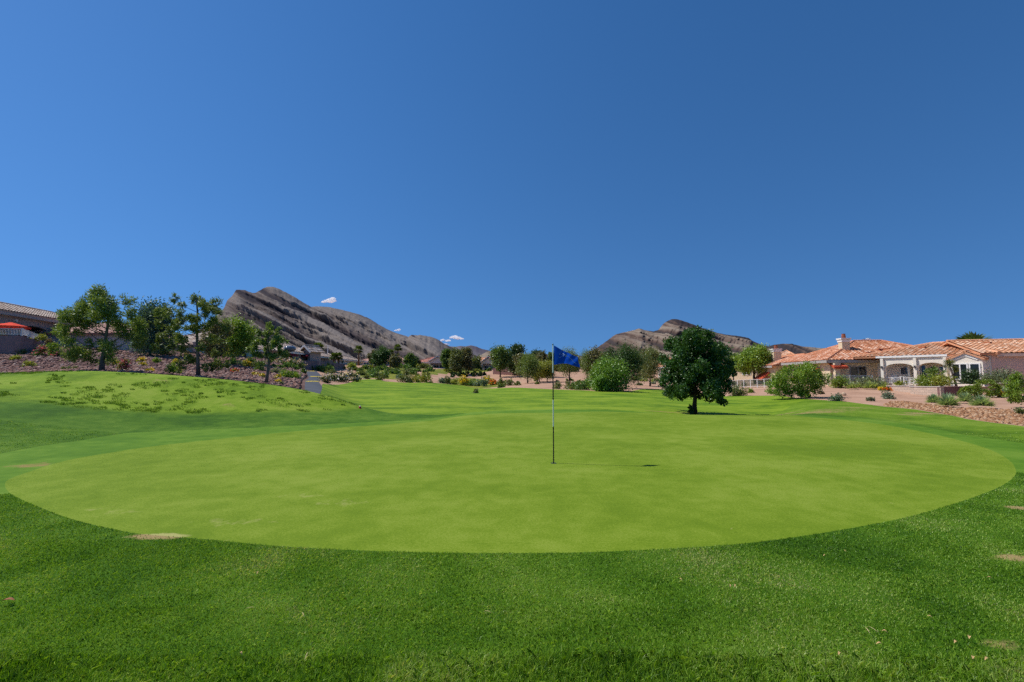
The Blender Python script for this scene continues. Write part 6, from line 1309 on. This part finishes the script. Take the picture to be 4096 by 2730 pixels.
def wave(s, t): return .055*math.sin(s*8.2+t*1.6+.5)*min(1, s*2.2)*(.5+.5*t) + .022*math.sin(s*19+t*5)*s + .05*s
def fpt(s, t, off=0.0):
    a = edge(top_e, s); b = edge(bot_e, s); px_ = a*(1-t)+b*t; p = P(*S('z', *px_), YP)-pb; p[1] += wave(s, t)+off; return p
ns, nt = 44, 22; V = [fpt(i/ns, j/nt) for i in range(ns+1) for j in range(nt+1)]
F = [(i*(nt+1)+j, i*(nt+1)+j+1, (i+1)*(nt+1)+j+1, (i+1)*(nt+1)+j) for i in range(ns) for j in range(nt)]
fl = mesh_k('flag', V, F, M['flag'], root, smooth=True)
def inv(x, y):
    best = None
    for it in range(1):
        S_ = np.linspace(0, 1, 81); T_ = np.linspace(0, 1, 61); g = [(abs((edge(top_e, s)*(1-t)+edge(bot_e, s)*t)-np.array([x, y])).sum(), s, t) for s in S_ for t in T_]
        best = min(g)
    return best[1], best[2]
m = MB()
for pts, w in (([(770,815),(800,832),(850,850),(900,838),(938,800),(952,745)],.007),([(975,700),(986,760),(984,800),(974,828)],.008),([(820,742),(850,715),(895,735),(932,728)],.009),([(828,722),(850,690),(880,700)],.008),([(880,662),(905,650),(932,664)],.016),
   ([(940,690),(985,712),(1020,752)],.008),([(1015,770),(1050,765),(1090,790)],.012),([(1040,795),(1080,815),(1110,800)],.010),([(1100,775),(1150,800),(1210,850),(1240,880),(1300,930),(1380,1010),(1440,1050),(1490,1082)],.011),([(1165,830),(1200,838),(1230,870)],.013),
   ([(1100,880),(1135,905)],.006),([(1438,850),(1460,884)],.006),([(1470,852),(1478,890)],.006),([(1500,858),(1502,886)],.006)):
    ST_ = [inv(*p) for p in pts]; L_ = [fpt(s, t, -.006) for s, t in ST_]
    for a, b in zip(L_[:-1], L_[1:]): m.bar(a, b, w*.8, .002)
m.build('emblem', M['emblem'], fl)
m = MB(); m.lathe((pb[0], pb[1], pb[2]-.02), [(.054,0),(.054,.0225)], 24); tag(m.build('golf_hole', M['pole_black']), 'dark round hole at the foot of the flagstick', 'hole')
# red and white marker, leaves, chips
b0 = hit(1445, 1627, 16); b0 = np.array([ucol(1443)*19.6, 19.6, 0]); b0[2] = gz(b0[0], b0[1]); root = empty('distance_marker', b0); tag(root, 'tiny red and white marker at the end of the grassy bank', 'marker')
m = MB(); m.lathe((0, 0, 0), [(.05,0),(.055,.05),(.04,.09)], 12); m.build('marker_body', plain('marker_red', (.65,.06,.06), .5), root); m = MB(); m.lathe((0, 0, .0905), [(.038,0),(.02,.02)], 12); m.build('marker_top', plain('marker_white', (.8,.75,.75), .5), root)
def leaf_bit(name, label, cat, xs, ys, L, wd, col, rot, group):
    b0 = hit(xs, ys); m = MB(); V = []; n_ = 8
    for i in range(n_+1):
        t = i/n_; w_ = wd*math.sin(math.pi*min(.97, max(.06, t)))**.7; z = .028+.012*math.sin(t*3.1)+L*.12*abs(t-.5); V += [((t-.5)*L, -w_, z+w_*.5), ((t-.5)*L, 0, z), ((t-.5)*L, w_, z+w_*.5)]
    F = [];
    for i in range(n_): a = i*3; F += [(a, a+3, a+4, a+1), (a+1, a+4, a+5, a+2)]
    m.add(V, F); o = m.build(name, plain(name, col, .8, .25, 20)); o.location = tuple(b0); o.rotation_euler = (0, 0, rot); tag(o, label, cat, group)
leaf_bit('fallen_leaf', 'curled brown leaf lying in the grass at the left edge', 'leaf', 30, 2424, .075, .016, (.34,.13,.06), .2, 'fallen leaves')
for i, (x, y) in enumerate(((3880,2573),(3825,2593),(3520,2602),(3360,2640),(3950,2662),(3895,2657),(2722,2337),(2942,2362),(3380,2221),(962,2640),(3720,2490),(3540,2550),(2920,2363),(1030,2310),(3300,2240),(3960,2330))):
    leaf_bit('fallen_leaf', 'small dry tan leaf scrap lying in the foreground grass', 'leaf', x, y, rng.uniform(.02, .035), rng.uniform(.005, .009), (.50,.33,.14), rng.uniform(0, 3), 'leaf scraps in the grass')
for i, (x, y) in enumerate(((908,2180),(3470,2545),(1210,2480),(1000,2455),(2930,2130),(3560,2024),(1225,2650),(3490,2540),(1950,2470))):
    leaf_bit('dry_stalk', 'thin dry straw stalk lying in the foreground grass', 'straw', x, y, rng.uniform(.05, .08), .0022, (.52,.42,.20), rng.uniform(0, 3), 'straw stalks in the grass')
